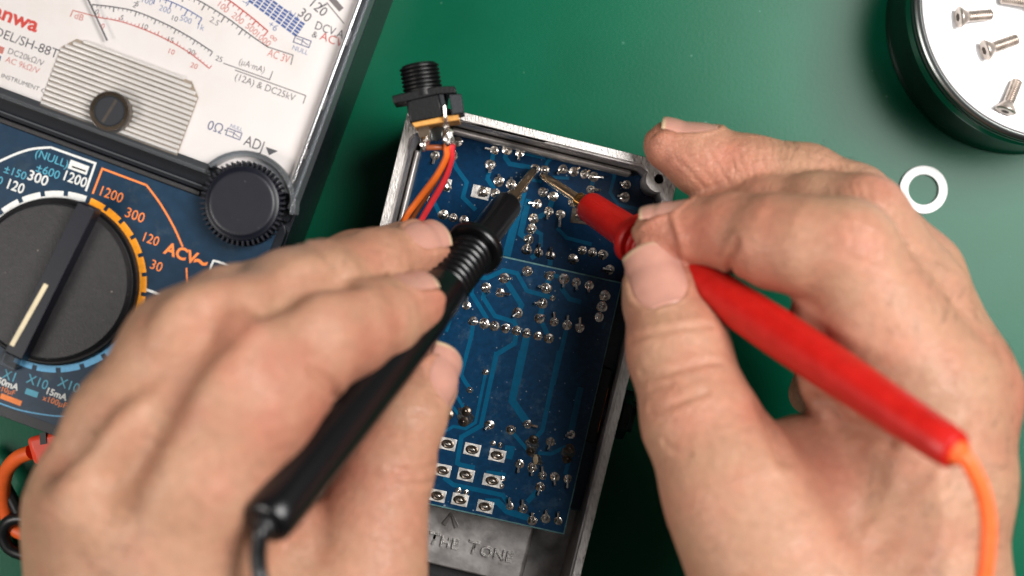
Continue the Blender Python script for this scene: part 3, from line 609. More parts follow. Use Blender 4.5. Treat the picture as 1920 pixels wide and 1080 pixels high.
TR2 = [(r4, [(350, 500), (362, 405), (450, 410), (555, 360), (640, 380), (702, 490), (865, 535)], 28), (r4, [(362, 405), (340, 490), (450, 668)], 28), (r4, [(562, 412), (668, 580), (647, 628)], 34),
       (r4, [(443, 475), (425, 532), (500, 650), (622, 686), (642, 742)], 28), (r4, [(362, 690), (352, 770), (285, 1022), (320, 1080), (357, 1130)], 26), (r4, [(637, 745), (625, 822), (510, 892), (468, 1080)], 30),
       (r4, [(703, 765), (636, 1080)], 46), (r4, [(957, 710), (868, 1085)], 28), (r4, [(845, 395), (825, 475)], 34), (r4, [(802, 570), (785, 663)], 34), (r4, [(785, 668), (846, 792)], 30),
       (r4, [(937, 420), (925, 480), (970, 542), (1045, 562)], 30), (r4, [(850, 388), (935, 408)], 24), (r4, [(190, 640), (215, 682), (192, 750)], 20), (r4, [(150, 680), (166, 702), (148, 745)], 18), (r4, [(1200, 690), (1180, 730)], 10),
       (r5, [(440, 0), (365, 355), (270, 410), (250, 535), (270, 545), (335, 558)], 22), (r5, [(565, -5), (515, 235), (592, 347)], 36), (r5, [(742, -5), (660, 378), (622, 420)], 22), (r5, [(387, 100), (338, 340), (290, 370), (232, 358), (180, 388)], 15),
       (r5, [(228, 178), (290, 285)], 16), (r5, [(190, 215), (265, 312)], 16), (r5, [(510, 380), (592, 475)], 18), (r5, [(640, 486), (700, 492), (775, 455)], 18), (r5, [(845, 170), (798, 390)], 30),
       (r5, [(185, 605), (232, 640), (470, 690), (503, 738)], 22), (r5, [(385, 720), (445, 722), (490, 768), (610, 805)], 30), (r5, [(650, 655), (588, 722)], 24), (r5, [(480, 465), (510, 470), (498, 515)], 34), (r5, [(390, 580), (485, 592)], 20), (r5, [(790, 520), (770, 590)], 20)]
for fn, pts, wp in TR2: trace(pcb2, Z2, [fn(*q) for q in pts], wp * (.2963 if fn is r4 else .389))
for x, y in ((205, 443), (322, 470), (443, 498), (180, 570), (292, 592), (415, 620), (155, 692), (263, 712), (385, 745)):
    wide = 36 if (x, y) == (415, 620) else 31
    pad(pcb2, Z2, r5(x + (4 if wide > 31 else 0), y), wide, 22.5, -math.radians(12.5))
b = MB(); q = P(*r5(628, 518), Z2); b.lathe(q, q + [0, 0, 1], [(0, 1.5), (.2, 1.3), (.3, .6)], 12, flat=(.5, 1)); obj('flux_blob', b, M['flux'], pcb2, True)
for s_ in (.12, .88):           # standoffs carrying the nearer board
    for t_ in (.1, .9):
        c = [P(x, y, Z2)[:2] for x, y in ((770, 441), (1167, 529.5), (1058, 1003), (664, 915))]
        p_ = (1-s_)*((1-t_)*c[0] + t_*c[3]) + s_*((1-t_)*c[1] + t_*c[2])
        b = MB(); b.lathe((*p_, Z1), (*p_, Z2), [(0.05, 2.2), (Z2 - Z1 - 1.65, 2.2)], 12); obj('standoff', b, M['paint_dark'], pcb2, True)
for s_ in (.1, .9):
    for t_ in (.06, .94):
        c = [P(x, y, Z1)[:2] for x, y in ((800, 231), (1238, 331), (1090, 960), (652, 860))]
        p_ = (1-s_)*((1-t_)*c[0] + t_*c[3]) + s_*((1-t_)*c[1] + t_*c[2])
        b = MB(); b.lathe((*p_, 4), (*p_, Z1), [(0.1, 2.2), (Z1 - 5.7, 2.2)], 12); obj('standoff', b, M['paint_dark'], pcb1, True)

for fx, fy, fr in ((285, 312, 2.6), (612, 455, 2.3), (785, 492, 2.2), (198, 288, 1.9), (640, 520, 1.5)):   # dark flux burnt round the reworked joints
    q = P(*r5(fx, fy), Z2); rs = np.random.RandomState(fx); pl_ = [(q[0] + fr*(1 + .22*rs.randn())*.8*math.cos(t_), q[1] + fr*(1 + .22*rs.randn())*math.sin(t_)) for t_ in np.linspace(0, 2*math.pi, 15)[:-1]]
    b = MB(); b.prism(pl_, Z2, Z2 + .16); obj('flux_residue', b, M['flux_dark'], pcb2, bevel=.06)
# phone jack in the right wall
jc = P(1134, 770, 24); ji = np.array([EU[0], EU[1], 0])
jk = thing('phone_jack', jc * [1, 1, 0] + [0, 0, 16], 'black phone jack with copper contacts on the right wall of the enclosure', 'jack')
def jbox(name, a0, a1, b0, b1, z0, z1, m, bev=.3):
    q = [jc[:2] + EU*a + EV*b_ for a, b_ in ((a0, b0), (a1, b0), (a1, b1), (a0, b1))]; bb = MB(); bb.prism([tuple(x) for x in q][::-1], z0, z1); obj(name, bb, m, jk, bevel=bev)
jbox('body', -9, -.6, -11, 9, 12, 25, M['jack_black']); jbox('contact', -1.0, -.4, -6, 6, 18, 24.5, M['copper'], .1); jbox('contact', -3.2, -2.6, -2, 7.5, 18, 23, M['copper'], .1); jbox('contact', -5.0, -4.6, -9, -3, 18, 27, M['copper'], .1)
b = MB(); q = jc + ji * -.5 + [0, 0, -3]; b.lathe(q, q + ji, [(0, 4.4), (5.0, 4.4), (5.1, 4.2), (8.5, 4.2), (8.6, 3.4)], 24); obj('bushing', b, M['jack_black'], jk, True)
b = MB(); q = jc + ji * 4.2 + [0, 0, -3]; b.lathe(q, q + ji, [(0, 6.3), (.3, 6.6), (2.2, 6.6), (2.5, 6.2)], 6); obj('hex_nut', b, M['jack_black'], jk, bevel=.2)

# ------------------------------------------------------------------ DC jack hanging over the corner on its wires
def j3(x, y): return (720 + x * .18519, 100 + y * .18519)
ZJ = 46.0
dj = thing('power_jack', P(805, 195, ZR), 'loose black threaded power jack resting on the enclosure corner, wires attached', 'jack')
def jq(x, y, z=ZJ): return P(*j3(x, y), z)
def jprism(name, pts, z0, z1, m, bev=.25, zz_=None):
    b = MB(); q = [jq(x, y, z1)[:2] for x, y in pts]; b.prism([tuple(x) for x in q][::-1], z0, z1); return obj(name, b, m, dj, bevel=bev)
tA = jq(395, 380); tB = jq(352, 118); ax_ = (tB - tA) / np.linalg.norm(tB - tA); LT_ = float(np.linalg.norm(tB - tA))
prof = [(-1.5, 4.4)]
nth = 6
for k in range(nth):
    t = .3 + k * (LT_ - .5) / nth; dt_ = (LT_ - .5) / nth; prof += [(t, 4.35), (t + dt_*.35, 4.95), (t + dt_*.6, 4.95), (t + dt_*.95, 4.35)]
prof += [(LT_, 4.3), (LT_ + .2, 3.9), (LT_ + .2, 2.8), (LT_ - 5, 2.7)]
b = MB(); b.lathe(tA, tB, prof, 32, caps=False); obj('threaded_barrel', b, M['jack_black'], dj, True)
jprism('flange', [(80, 430), (215, 395), (520, 335), (715, 330), (735, 400), (550, 415), (230, 490), (95, 510)], ZJ - 5.2, ZJ + 4.2, M['jack_black'])
jprism('body', [(225, 490), (290, 465), (550, 410), (600, 640), (265, 705), (240, 600)], ZJ - 6.5, ZJ + 5.4, M['jack_black'], .4)
jprism('body_wing', [(545, 350), (725, 345), (735, 400), (640, 412), (615, 640), (600, 640), (552, 415)], ZJ - 6.0, ZJ + 3.6, M['jack_slate'])
jprism('switch_block', [(655, 412), (782, 408), (808, 600), (690, 622)], ZJ - 5.0, ZJ + 5.0, M['jack_slate'])
jprism('base_board', [(282, 705), (600, 638), (752, 622), (765, 672), (480, 715), (310, 748)], ZJ - 6.8, ZJ + 5.0, M['tan'], .15)
jprism('terminal', [(335, 745), (455, 722), (465, 830), (440, 890), (355, 850)], ZJ + .6, ZJ + 1.3, M['brass_dull'], .1)
b = MB(); b.tube([jq(610, 530, ZJ + 6.2), jq(622, 640, ZJ + 6.2), jq(632, 740, ZJ + 4), jq(650, 830, ZJ + 2)], .5, 10); obj('terminal', b, M['solder'], dj, True)
def blob(name, x, y, z, r, m, fl=(1, 1.5)):
    b = MB(); c0 = jq(x, y, z); V = []; Fc = []; nu, nv2 = 12, 8
    rs = np.random.RandomState(int(x))
    for i in range(nv2 + 1):
        th = math.pi * i / nv2
        for k in range(nu):
            a = 2*math.pi*k/nu; q = r * (1 + .12 * rs.randn())
            V.append(c0 + np.array([q*fl[0]*math.sin(th)*math.cos(a), q*fl[1]*math.sin(th)*math.sin(a), q*.9*math.cos(th)]))
    for i in range(nv2):
        for k in range(nu): Fc.append((i*nu + k, (i+1)*nu + k, (i+1)*nu + (k+1) % nu, i*nu + (k+1) % nu))
    b.add(V, Fc); return obj(name, b, m, dj, True)
blob('solder', 630, 735, ZJ + 4.2, .75, M['solder']); blob('solder', 645, 840, ZJ + 2.0, 1.5, M['solder'], (.95, 1.6)); blob('solder', 680, 880, ZJ, 1.0, M['solder'], (.9, 1.5)); blob('solder', 415, 890, ZJ + .6, 1.35, M['solder'], (1.0, 1.1)); blob('solder', 400, 940, ZJ, .8, M['solder'])
jprism('ring_terminal', [(470, 770), (540, 735), (600, 760), (590, 850), (540, 890), (480, 880)], ZJ - 4.2, ZJ - 3.4, M['steel_side'], .2)
def wire(pts, r, m): b = MB(); b.tube(spline(pts, 8), r, 12); return obj('wire', b, M[m], dj, True)
wire([jq(640, 900, 46.5), jq(632, 960, 46), P(836, 296, 45), P(818, 330, 42), P(786, 372, 37), P(757, 414, 33), P(738, 470, 28), P(730, 560, 24)], .85, 'wire_orange')
wire([jq(690, 920, 46), jq(685, 980, 45.5), P(846, 300, 44), P(832, 340, 40), P(806, 385, 35), P(784, 425, 31), P(765, 480, 27), P(750, 560, 24)], .82, 'wire_red')
wire([jq(430, 955, 45.5), jq(520, 952, 45.6), jq(620, 958, 44.6), P(838, 290, 43), P(822, 330, 40), P(796, 372, 34), P(768, 420, 29), P(750, 470, 26), P(738, 560, 22)], .72, 'wire_brown')

# ------------------------------------------------------------------ tin with screws, washer
TC = np.array([139.6, 73.4, 0.0]); TR = 35.2; THt = 36.0
tin = thing('parts_tin', TC, 'round metal tin with screws lying on its steel top, lamp glare painted white', 'tin')
b = MB(); b.lathe(TC, TC + [0, 0, 1], [(0.1, 35.4), (.6, 36.4), (2.2, 36.6), (3.2, 36.2), (4.5, 36.0), (23, 36.0), (24, 36.7), (25.5, 36.7), (26.5, 36.0), (29, 36.0), (30, 36.8), (32, 36.9), (33, 36.1)], 128); obj('side', b, M['steel_side'], tin, True)
b = MB(); b.lathe(TC, TC + [0, 0, 1], [(32.9, 36.0), (33.2, 36.8), (34.8, 36.9), (35.4, 36.3), (35.5, 35.4)], 128, caps=False); obj('rim_band', b, M['steel_side'], tin, True)
b = MB(); b.lathe(TC, TC + [0, 0, 1], [(33, 35.2), (35.6, 35.2), (35.9, 35.0), (36.0, 34.6)], 128); obj('top', b, M['tin_top_glare'], tin, True)
def screw(hx, hy, tx, ty, label):
    z = THt + 1.75; A = P(hx, hy, THt + 2.0); B = P(tx, ty, THt + 1.55); d = (B - A) / np.linalg.norm(B - A); Ls = float(np.linalg.norm(B - A))
    A = A + [0, 0, .6]; d = (B - A) / np.linalg.norm(B - A)
    t = thing('screw', (A + B) / 2 * [1, 1, 0] + [0, 0, THt], label, 'screw', 'screws on the tin')
    m_ = MB(); m_.lathe(A, A + d, [(-.3, 2.3), (0, 2.75), (.35, 2.75), (2.0, 1.55), (2.3, 1.45)], 24); h = obj('head', m_, M['screw'], t, True)
    m_ = MB(); m_.lathe(A - d*.32, A - d*.32 + d, [(-.01, 1.1), (.25, .9)], 6); obj('recess', m_, M['recess'], h)
    prof = [(2.2, 1.45)]; k = 2.4
    while k < Ls - .5: prof += [(k, 1.32), (k + .25, 1.5)]; k += .5
    prof += [(Ls - .3, 1.45), (Ls, 1.1)]
    m_ = MB(); m_.lathe(A, A + d, prof, 20); obj('thread', m_, M['screw'], t, True)
screw(1797, 33, 1860, 27, 'countersunk steel screw on the tin nearest its upper left rim')
screw(1846, 95, 1908, 73, 'middle countersunk screw on the tin, pointing right and up')
screw(1884, 208, 1908, 150, 'lowest countersunk screw on the tin, head pointing down')
screw(1945, 8, 1876, -4, 'countersunk screw cut off by the top edge of the picture')
wc = P(1730, 356, 0); b = MB(); ro, ri = 6.65, 4.2
b.lathe(wc, wc + [0, 0, 1], [(.05, ri), (.05, ro - .2), (.25, ro), (.95, ro), (1.15, ro - .2), (1.15, ri + .15), (1.0, ri), (.05, ri)], 56, caps=False)
tag(obj('washer', b, M['nylon'], None, True, base=wc), 'white flat ring washer lying on the green mat', 'washer')
# ------------------------------------------------------------------ test probes
def axis_pts(A, B, ts):
    return [A + (B - A) * (t / np.linalg.norm(B - A)) for t in ts]
BA, BB = P(1003, 316, 20.2), P(497, 985, 122)
RA, RB = P(1014, 327, 20.2), P(1795, 848, 122)

def probe(A, B, label, cat_c, pin_m, fer_m, ribs, body, flange_r, b0, name='test_probe'):
    Lp = float(np.linalg.norm(B - A))
    root = thing(name, A, label, 'test probe')
    m = MB(); m.lathe(A, B, [(0, 0.4), (0.5, 0.85), (2, 1.15), (10, 1.3), (b0 + 2, 1.35)], 20); obj('metal_tip', m, pin_m, root, True)
    m = MB(); m.lathe(A, B, [(b0 - 3.6, 1.2), (b0 - 3.5, 2.1), (b0 + .6, 2.2), (b0 + .7, 1.3)], 20); obj('ferrule', m, fer_m, root, True)
    b = MB(); b.lathe(A, B, body(Lp), 40); bo = obj('handle', b, cat_c, root, True)
    f = MB(); t0 = ribs[0] - 3.4
    f.lathe(A, B, [(t0, 4.2), (t0 + 0.3, flange_r - .3), (t0 + .7, flange_r), (t0 + 2.2, flange_r), (t0 + 2.7, flange_r - .4), (t0 + 3.0, 4.6)], 40); obj('finger_guard', f, cat_c, root, True)
    for k in range(ribs[2]):
        r = MB(); t = ribs[0] + k * ribs[1]
        r.lathe(A, B, [(t, 4.8), (t + .25, 5.5), (t + ribs[1]*.45, 5.75), (t + ribs[1]*.7, 5.5), (t + ribs[1]*.9, 4.8)], 32); obj('grip_rib', r, cat_c, root, True)
    return root, Lp
def body_black(L):
    return [(17.4, 3.0), (17.8, 3.6), (18.6, 3.85), (35, 4.3), (36, 5.0), (54, 5.0), (56, 5.6), (70, 6.1), (90, 6.3), (110, 6.1), (L-4, 5.5), (L-1, 5.2), (L-.2, 4.6), (L, 3.8)]
def body_red(L):
    return [(20.6, 3.2), (21.0, 3.7), (21.8, 3.95), (38, 4.4), (40, 4.5), (52, 4.3), (60, 4.6), (72, 5.1), (92, 5.4), (112, 5.2), (L-5, 4.5), (L-1, 4.2), (L-.2, 3.7), (L, 3.0)]
bp, Lb = probe(BA, BB, 'black test probe with ribbed grip held in the left hand', M['black_gloss'], M['pin'], M['pin'], (40.5, 2.0, 8), body_black, 7.4, 17.4)
rp, Lr = probe(RA, RB, 'red test probe with orange lead held in the right hand', M['red'], M['pin'], M['pin_gold'], (43.0, 2.0, 5), body_red, 6.6, 20.6)
db = (BB - BA) / np.linalg.norm(BB - BA); dr = (RB - RA) / np.linalg.norm(RB - RA)
c = MB(); c.tube(spline([BB - db*3, BB + db*1.5, P(487, 1012, 123), P(484, 1045, 122), P(489, 1090, 122), P(505, 1180, 126), P(560, 1400, 118), P(640, 1700, 60)], 8), 1.75, 14); obj('cable', c, M['black_cable'], bp, True)
c = MB(); c.tube(spline([RB - dr*3, RB + dr*1.5, P(1822, 878, 123), P(1843, 925, 122), P(1853, 985, 121), P(1848, 1060, 120), P(1838, 1150, 118), P(1850, 1350, 112), P(1900, 1650, 50)], 8), 1.7, 14); obj('cable', c, M['orange_wire'], rp, True)
# moulding seams and strain reliefs
def seam(A, B, prof, t0, t1, ang, m, root):
    d = (B - A) / np.linalg.norm(B - A); u = np.cross(d, [0, 0, 1.0]); u /= np.linalg.norm(u); v = np.cross(u, d)
    ts = np.linspace(t0, t1, 24); rr = np.interp(ts, [p[0] for p in prof], [p[1] for p in prof]); nn = u * math.cos(ang) + v * math.sin(ang)
    b_ = MB(); b_.tube([A + d * t + nn * (r - .04) for t, r in zip(ts, rr)], .13, 6); obj('mould_seam', b_, m, root, True)
seam(RA, RB, body_red(Lr), 23, 37, 1.9, M['red'], rp); seam(RA, RB, body_red(Lr), 56, Lr - 6, 2.0, M['red'], rp); seam(BA, BB, body_black(Lb), 20, 34, 1.2, M['black_gloss'], bp); seam(BA, BB, body_black(Lb), 58, Lb - 6, 1.3, M['black_gloss'], bp)
for A_, B_, d_, r_c, m_c, ro_ in ((RA, RB, dr, 2.2, 'orange_wire', rp), (BA, BB, db, 2.3, 'black_cable', bp)):
    b_ = MB(); b_.lathe(B_, B_ + d_, [(-1, r_c + .4), (.5, r_c + .4), (.8, r_c + .1), (1.6, r_c), (1.8, r_c - .4)], 20); obj('strain_relief', b_, M[m_c], ro_, True)
# ------------------------------------------------------------------ hands (signed-distance modelling, meshed with surface nets)
def smin(a, b, k):
    h = np.clip(k - np.abs(a - b), 0, None) / k
    return np.minimum(a, b) - h * h * k * 0.25
def cone(p, a, b, ra, rb):
    a = a.astype(np.float32); ba = (b.astype(np.float32) - a); q = p - a
    h = np.clip((q @ ba) / (ba @ ba), 0, 1); q -= h[:, None] * ba
    return np.sqrt(np.einsum('ij,ij->i', q, q)) - (np.float32(ra) + np.float32(rb - ra) * h)
def chain(p, pts, k):
    d = None
    for (a, ra), (b, rb) in zip(pts[:-1], pts[1:]):
        c = cone(p, a, b, ra, rb); d = c if d is None else smin(d, c, k)
    return d
def surface_nets(f, lo, hi, h):
    ax = [np.arange(lo[i], hi[i] + h, h) for i in range(3)]; nx, ny, nz = (len(a) for a in ax)
    X, Y, Z = np.meshgrid(*ax, indexing='ij'); pts = np.stack([X.ravel(), Y.ravel(), Z.ravel()], 1).astype(np.float32)
    bs = 5; bx = [np.arange(len(a)) // bs for a in ax]; nb = [b[-1] + 1 for b in bx]       # blocks far from the surface are skipped
    cc = [lo[i] + (np.arange(nb[i]) * bs + (bs - 1) / 2) * h for i in range(3)]
    CX, CY, CZ = np.meshgrid(*cc, indexing='ij'); cv = f(np.stack([CX.ravel(), CY.ravel(), CZ.ravel()], 1).astype(np.float32)).reshape(nb)
    val = cv[np.ix_(bx[0], bx[1], bx[2])].ravel(); need = np.flatnonzero(np.abs(val) < 0.87 * bs * h + 2.5)
    for i in range(0, len(need), 200000): val[need[i:i+200000]] = f(pts[need[i:i+200000]])
    D = val.reshape(nx, ny, nz); ins = D < 0
    cells = np.zeros((nx-1, ny-1, nz-1), int)
    for dx in (0, 1):
        for dy in (0, 1):
            for dz in (0, 1): cells += ins[dx:nx-1+dx, dy:ny-1+dy, dz:nz-1+dz]
    act = (cells > 0) & (cells < 8); idx = -np.ones(act.shape, int); ci = np.argwhere(act); idx[act] = np.arange(len(ci))
    acc = np.zeros((len(ci), 3)); cnt = np.zeros(len(ci))
    for axis in range(3):
        o = [a for a in range(3) if a != axis]
        for s0 in (0, 1):
            for s1 in (0, 1):
                A = ci.copy(); A[:, o[0]] += s0; A[:, o[1]] += s1; B = A.copy(); B[:, axis] += 1
                va = D[A[:, 0], A[:, 1], A[:, 2]]; vb = D[B[:, 0], B[:, 1], B[:, 2]]
                m = (va < 0) != (vb < 0); t = np.where(m, va / np.where(m, va - vb, 1), 0)
                q = A.astype(float); q[:, axis] += t; acc[m] += q[m]; cnt[m] += 1
    V = np.array(lo) + h * acc / cnt[:, None]; Fs = []
    for axis in range(3):
        o = [(axis + 1) % 3, (axis + 2) % 3]
        sl = [slice(0, n) for n in D.shape]; a_ = list(sl); b_ = list(sl)
        a_[axis] = slice(0, D.shape[axis]-1); b_[axis] = slice(1, D.shape[axis])
        ch = ins[tuple(a_)] != ins[tuple(b_)]; e = np.argwhere(ch)
        ok = (e[:, o[0]] > 0) & (e[:, o[1]] > 0) & (e[:, o[0]] < D.shape[o[0]]-1) & (e[:, o[1]] < D.shape[o[1]]-1); e = e[ok]
        def cid(d0, d1):
            c = e.copy(); c[:, o[0]] += d0; c[:, o[1]] += d1; return idx[c[:, 0], c[:, 1], c[:, 2]]
        q = np.stack([cid(-1, -1), cid(0, -1), cid(0, 0), cid(-1, 0)], 1)
        inside = ins[e[:, 0], e[:, 1], e[:, 2]]
        q[~inside] = q[~inside][:, ::-1]; Fs.append(q)
    return V, np.concatenate(Fs)
def grad(f, V, e=0.15):
    G = np.zeros_like(V)
    for k in ((1, -1, -1), (-1, -1, 1), (-1, 1, -1), (1, 1, 1)):
        k = np.array(k, V.dtype); G += k * f(V + k * V.dtype.type(e))[:, None]
    return G / (np.linalg.norm(G, axis=1)[:, None] + 1e-9)
def project(f, V, n=3):
    for _ in range(n):
        V = V - grad(f, V) * np.clip(f(V), -1, 1)[:, None]
    return V
def subdivide(V, Q):
    e = np.concatenate([Q[:, [0, 1]], Q[:, [1, 2]], Q[:, [2, 3]], Q[:, [3, 0]]]); es = np.sort(e, 1)
    key = es[:, 0].astype(np.int64) * (len(V) + 1) + es[:, 1]; u, first, inv = np.unique(key, return_index=True, return_inverse=True)
    mid = V[es[first]].mean(1); fc = V[Q].mean(1); nV = len(V); nE = len(mid); nq = len(Q)
    m = (nV + inv).reshape(4, nq); c = nV + nE + np.arange(nq)
    Q2 = np.concatenate([np.stack([Q[:, i], m[i], c, m[(i - 1) % 4]], 1) for i in range(4)])
    return np.concatenate([V, mid, fc]), Q2
def seg_dist(p, pts):
    d = np.full(len(p), 1e9)
    for a, b in zip(pts[:-1], pts[1:]):
        ba = b - a; h = np.clip(((p - a) @ ba) / (ba @ ba), 0, 1); d = np.minimum(d, np.linalg.norm(p - a - h[:, None] * ba, axis=1))
    return d

def skin_material(name, base, red):
    m = bpy.data.materials.new(name); m.use_nodes = True; nt = m.node_tree; b = nt.nodes['Principled BSDF']; N = nt.nodes.new; L = nt.links.new
    at = N('ShaderNodeAttribute'); at.attribute_name = 'flush'; tc = N('ShaderNodeTexCoord')
    n1 = N('ShaderNodeTexNoise'); n1.inputs['Scale'].default_value = 90; n1.inputs['Detail'].default_value = 5; L(tc.outputs['Object'], n1.inputs['Vector'])
    n2 = N('ShaderNodeTexNoise'); n2.inputs['Scale'].default_value = 520; n2.inputs['Detail'].default_value = 5; L(tc.outputs['Object'], n2.inputs['Vector'])
    r1 = N('ShaderNodeMapRange'); r1.inputs[1].default_value = 0.35; r1.inputs[2].default_value = 0.7; r1.inputs[3].default_value = -0.15; r1.inputs[4].default_value = 0.34; L(n1.outputs[0], r1.inputs[0])
    ad = N('ShaderNodeMath'); ad.operation = 'ADD'; ad.use_clamp = True; L(at.outputs['Fac'], ad.inputs[0]); L(r1.outputs[0], ad.inputs[1])
    mx = N('ShaderNodeMix'); mx.data_type = 'RGBA'; mx.inputs[6].default_value = lin(base); mx.inputs[7].default_value = lin(red); L(ad.outputs[0], mx.inputs[0])
    r2 = N('ShaderNodeMapRange'); r2.inputs[1].default_value = 0.3; r2.inputs[2].default_value = 0.7; r2.inputs[3].default_value = 0.91; r2.inputs[4].default_value = 1.08; L(n2.outputs[0], r2.inputs[0])
    mm = N('ShaderNodeMix'); mm.data_type = 'RGBA'; mm.blend_type = 'MULTIPLY'; mm.inputs[0].default_value = 1; L(mx.outputs[2], mm.inputs[6]); L(r2.outputs[0], mm.inputs[7])
    L(mm.outputs[2], b.inputs['Base Color'])
    b.inputs['Subsurface Weight'].default_value = 0.15; b.inputs['Subsurface Radius'].default_value = (1.0, 0.4, 0.22); b.inputs['Subsurface Scale'].default_value = 0.0035
    b.inputs['Roughness'].default_value = 0.47; b.inputs['Specular IOR Level'].default_value = 0.42
    # skin relief: cell pattern + fine noise
    v = N('ShaderNodeTexVoronoi'); v.feature = 'DISTANCE_TO_EDGE'; v.inputs['Scale'].default_value = 950
    wp = N('ShaderNodeVectorMath'); wp.operation = 'MULTIPLY_ADD'; nv = N('ShaderNodeTexNoise'); nv.inputs['Scale'].default_value = 200; L(tc.outputs['Object'], nv.inputs['Vector'])
    L(nv.outputs['Color'], wp.inputs[0]); wp.inputs[1].default_value = (0.003, 0.003, 0.003); L(tc.outputs['Object'], wp.inputs[2]); L(wp.outputs[0], v.inputs['Vector'])
    sq = N('ShaderNodeMath'); sq.operation = 'MINIMUM'; sq.inputs[1].default_value = 0.12; L(v.outputs['Distance'], sq.inputs[0])
    n3 = N('ShaderNodeTexNoise'); n3.inputs['Scale'].default_value = 330; n3.inputs['Detail'].default_value = 6; L(tc.outputs['Object'], n3.inputs['Vector'])
    am = N('ShaderNodeMath'); am.operation = 'MULTIPLY_ADD'; L(sq.outputs[0], am.inputs[0]); am.inputs[1].default_value = 2.2; L(n3.outputs[0], am.inputs[2])
    bp = N('ShaderNodeBump'); bp.inputs['Strength'].default_value = 0.6; bp.inputs['Distance'].default_value = 0.0006; L(am.outputs[0], bp.inputs['Height']); L(bp.outputs[0], b.inputs['Normal'])
    return m
def nail_material(name):
    m = bpy.data.materials.new(name); m.use_nodes = True; nt = m.node_tree; b = nt.nodes['Principled BSDF']; N = nt.nodes.new; L = nt.links.new
    at = N('ShaderNodeAttribute'); at.attribute_name = 'edge'
    mx = N('ShaderNodeMix'); mx.data_type = 'RGBA'; mx.inputs[6].default_value = lin((184, 134, 118)); mx.inputs[7].default_value = lin((200, 172, 140)); L(at.outputs['Fac'], mx.inputs[0])
    tc = N('ShaderNodeTexCoord'); n = N('ShaderNodeTexNoise'); n.inputs['Scale'].default_value = 300; L(tc.outputs['Object'], n.inputs['Vector'])
    mr = N('ShaderNodeMapRange'); mr.inputs[3].default_value = .9; mr.inputs[4].default_value = 1.1; L(n.outputs[0], mr.inputs[0])
    mm = N('ShaderNodeMix'); mm.data_type = 'RGBA'; mm.blend_type = 'MULTIPLY'; mm.inputs[0].default_value = 1; L(mx.outputs[2], mm.inputs[6]); L(mr.outputs[0], mm.inputs[7])
    L(mm.outputs[2], b.inputs['Base Color']); b.inputs['Roughness'].default_value = 0.26; b.inputs['Specular IOR Level'].default_value = 0.45
    b.inputs['Subsurface Weight'].default_value = 0.15; b.inputs['Subsurface Radius'].default_value = (1, .4, .25); b.inputs['Subsurface Scale'].default_value = 0.002
    return m
M['skin'] = skin_material('skin', (172, 129, 103), (174, 106, 86))
M['nail'] = nail_material('nail')
M['hair'] = mat('dark_body_hair', (38, 28, 24), 0.4, var=.1)

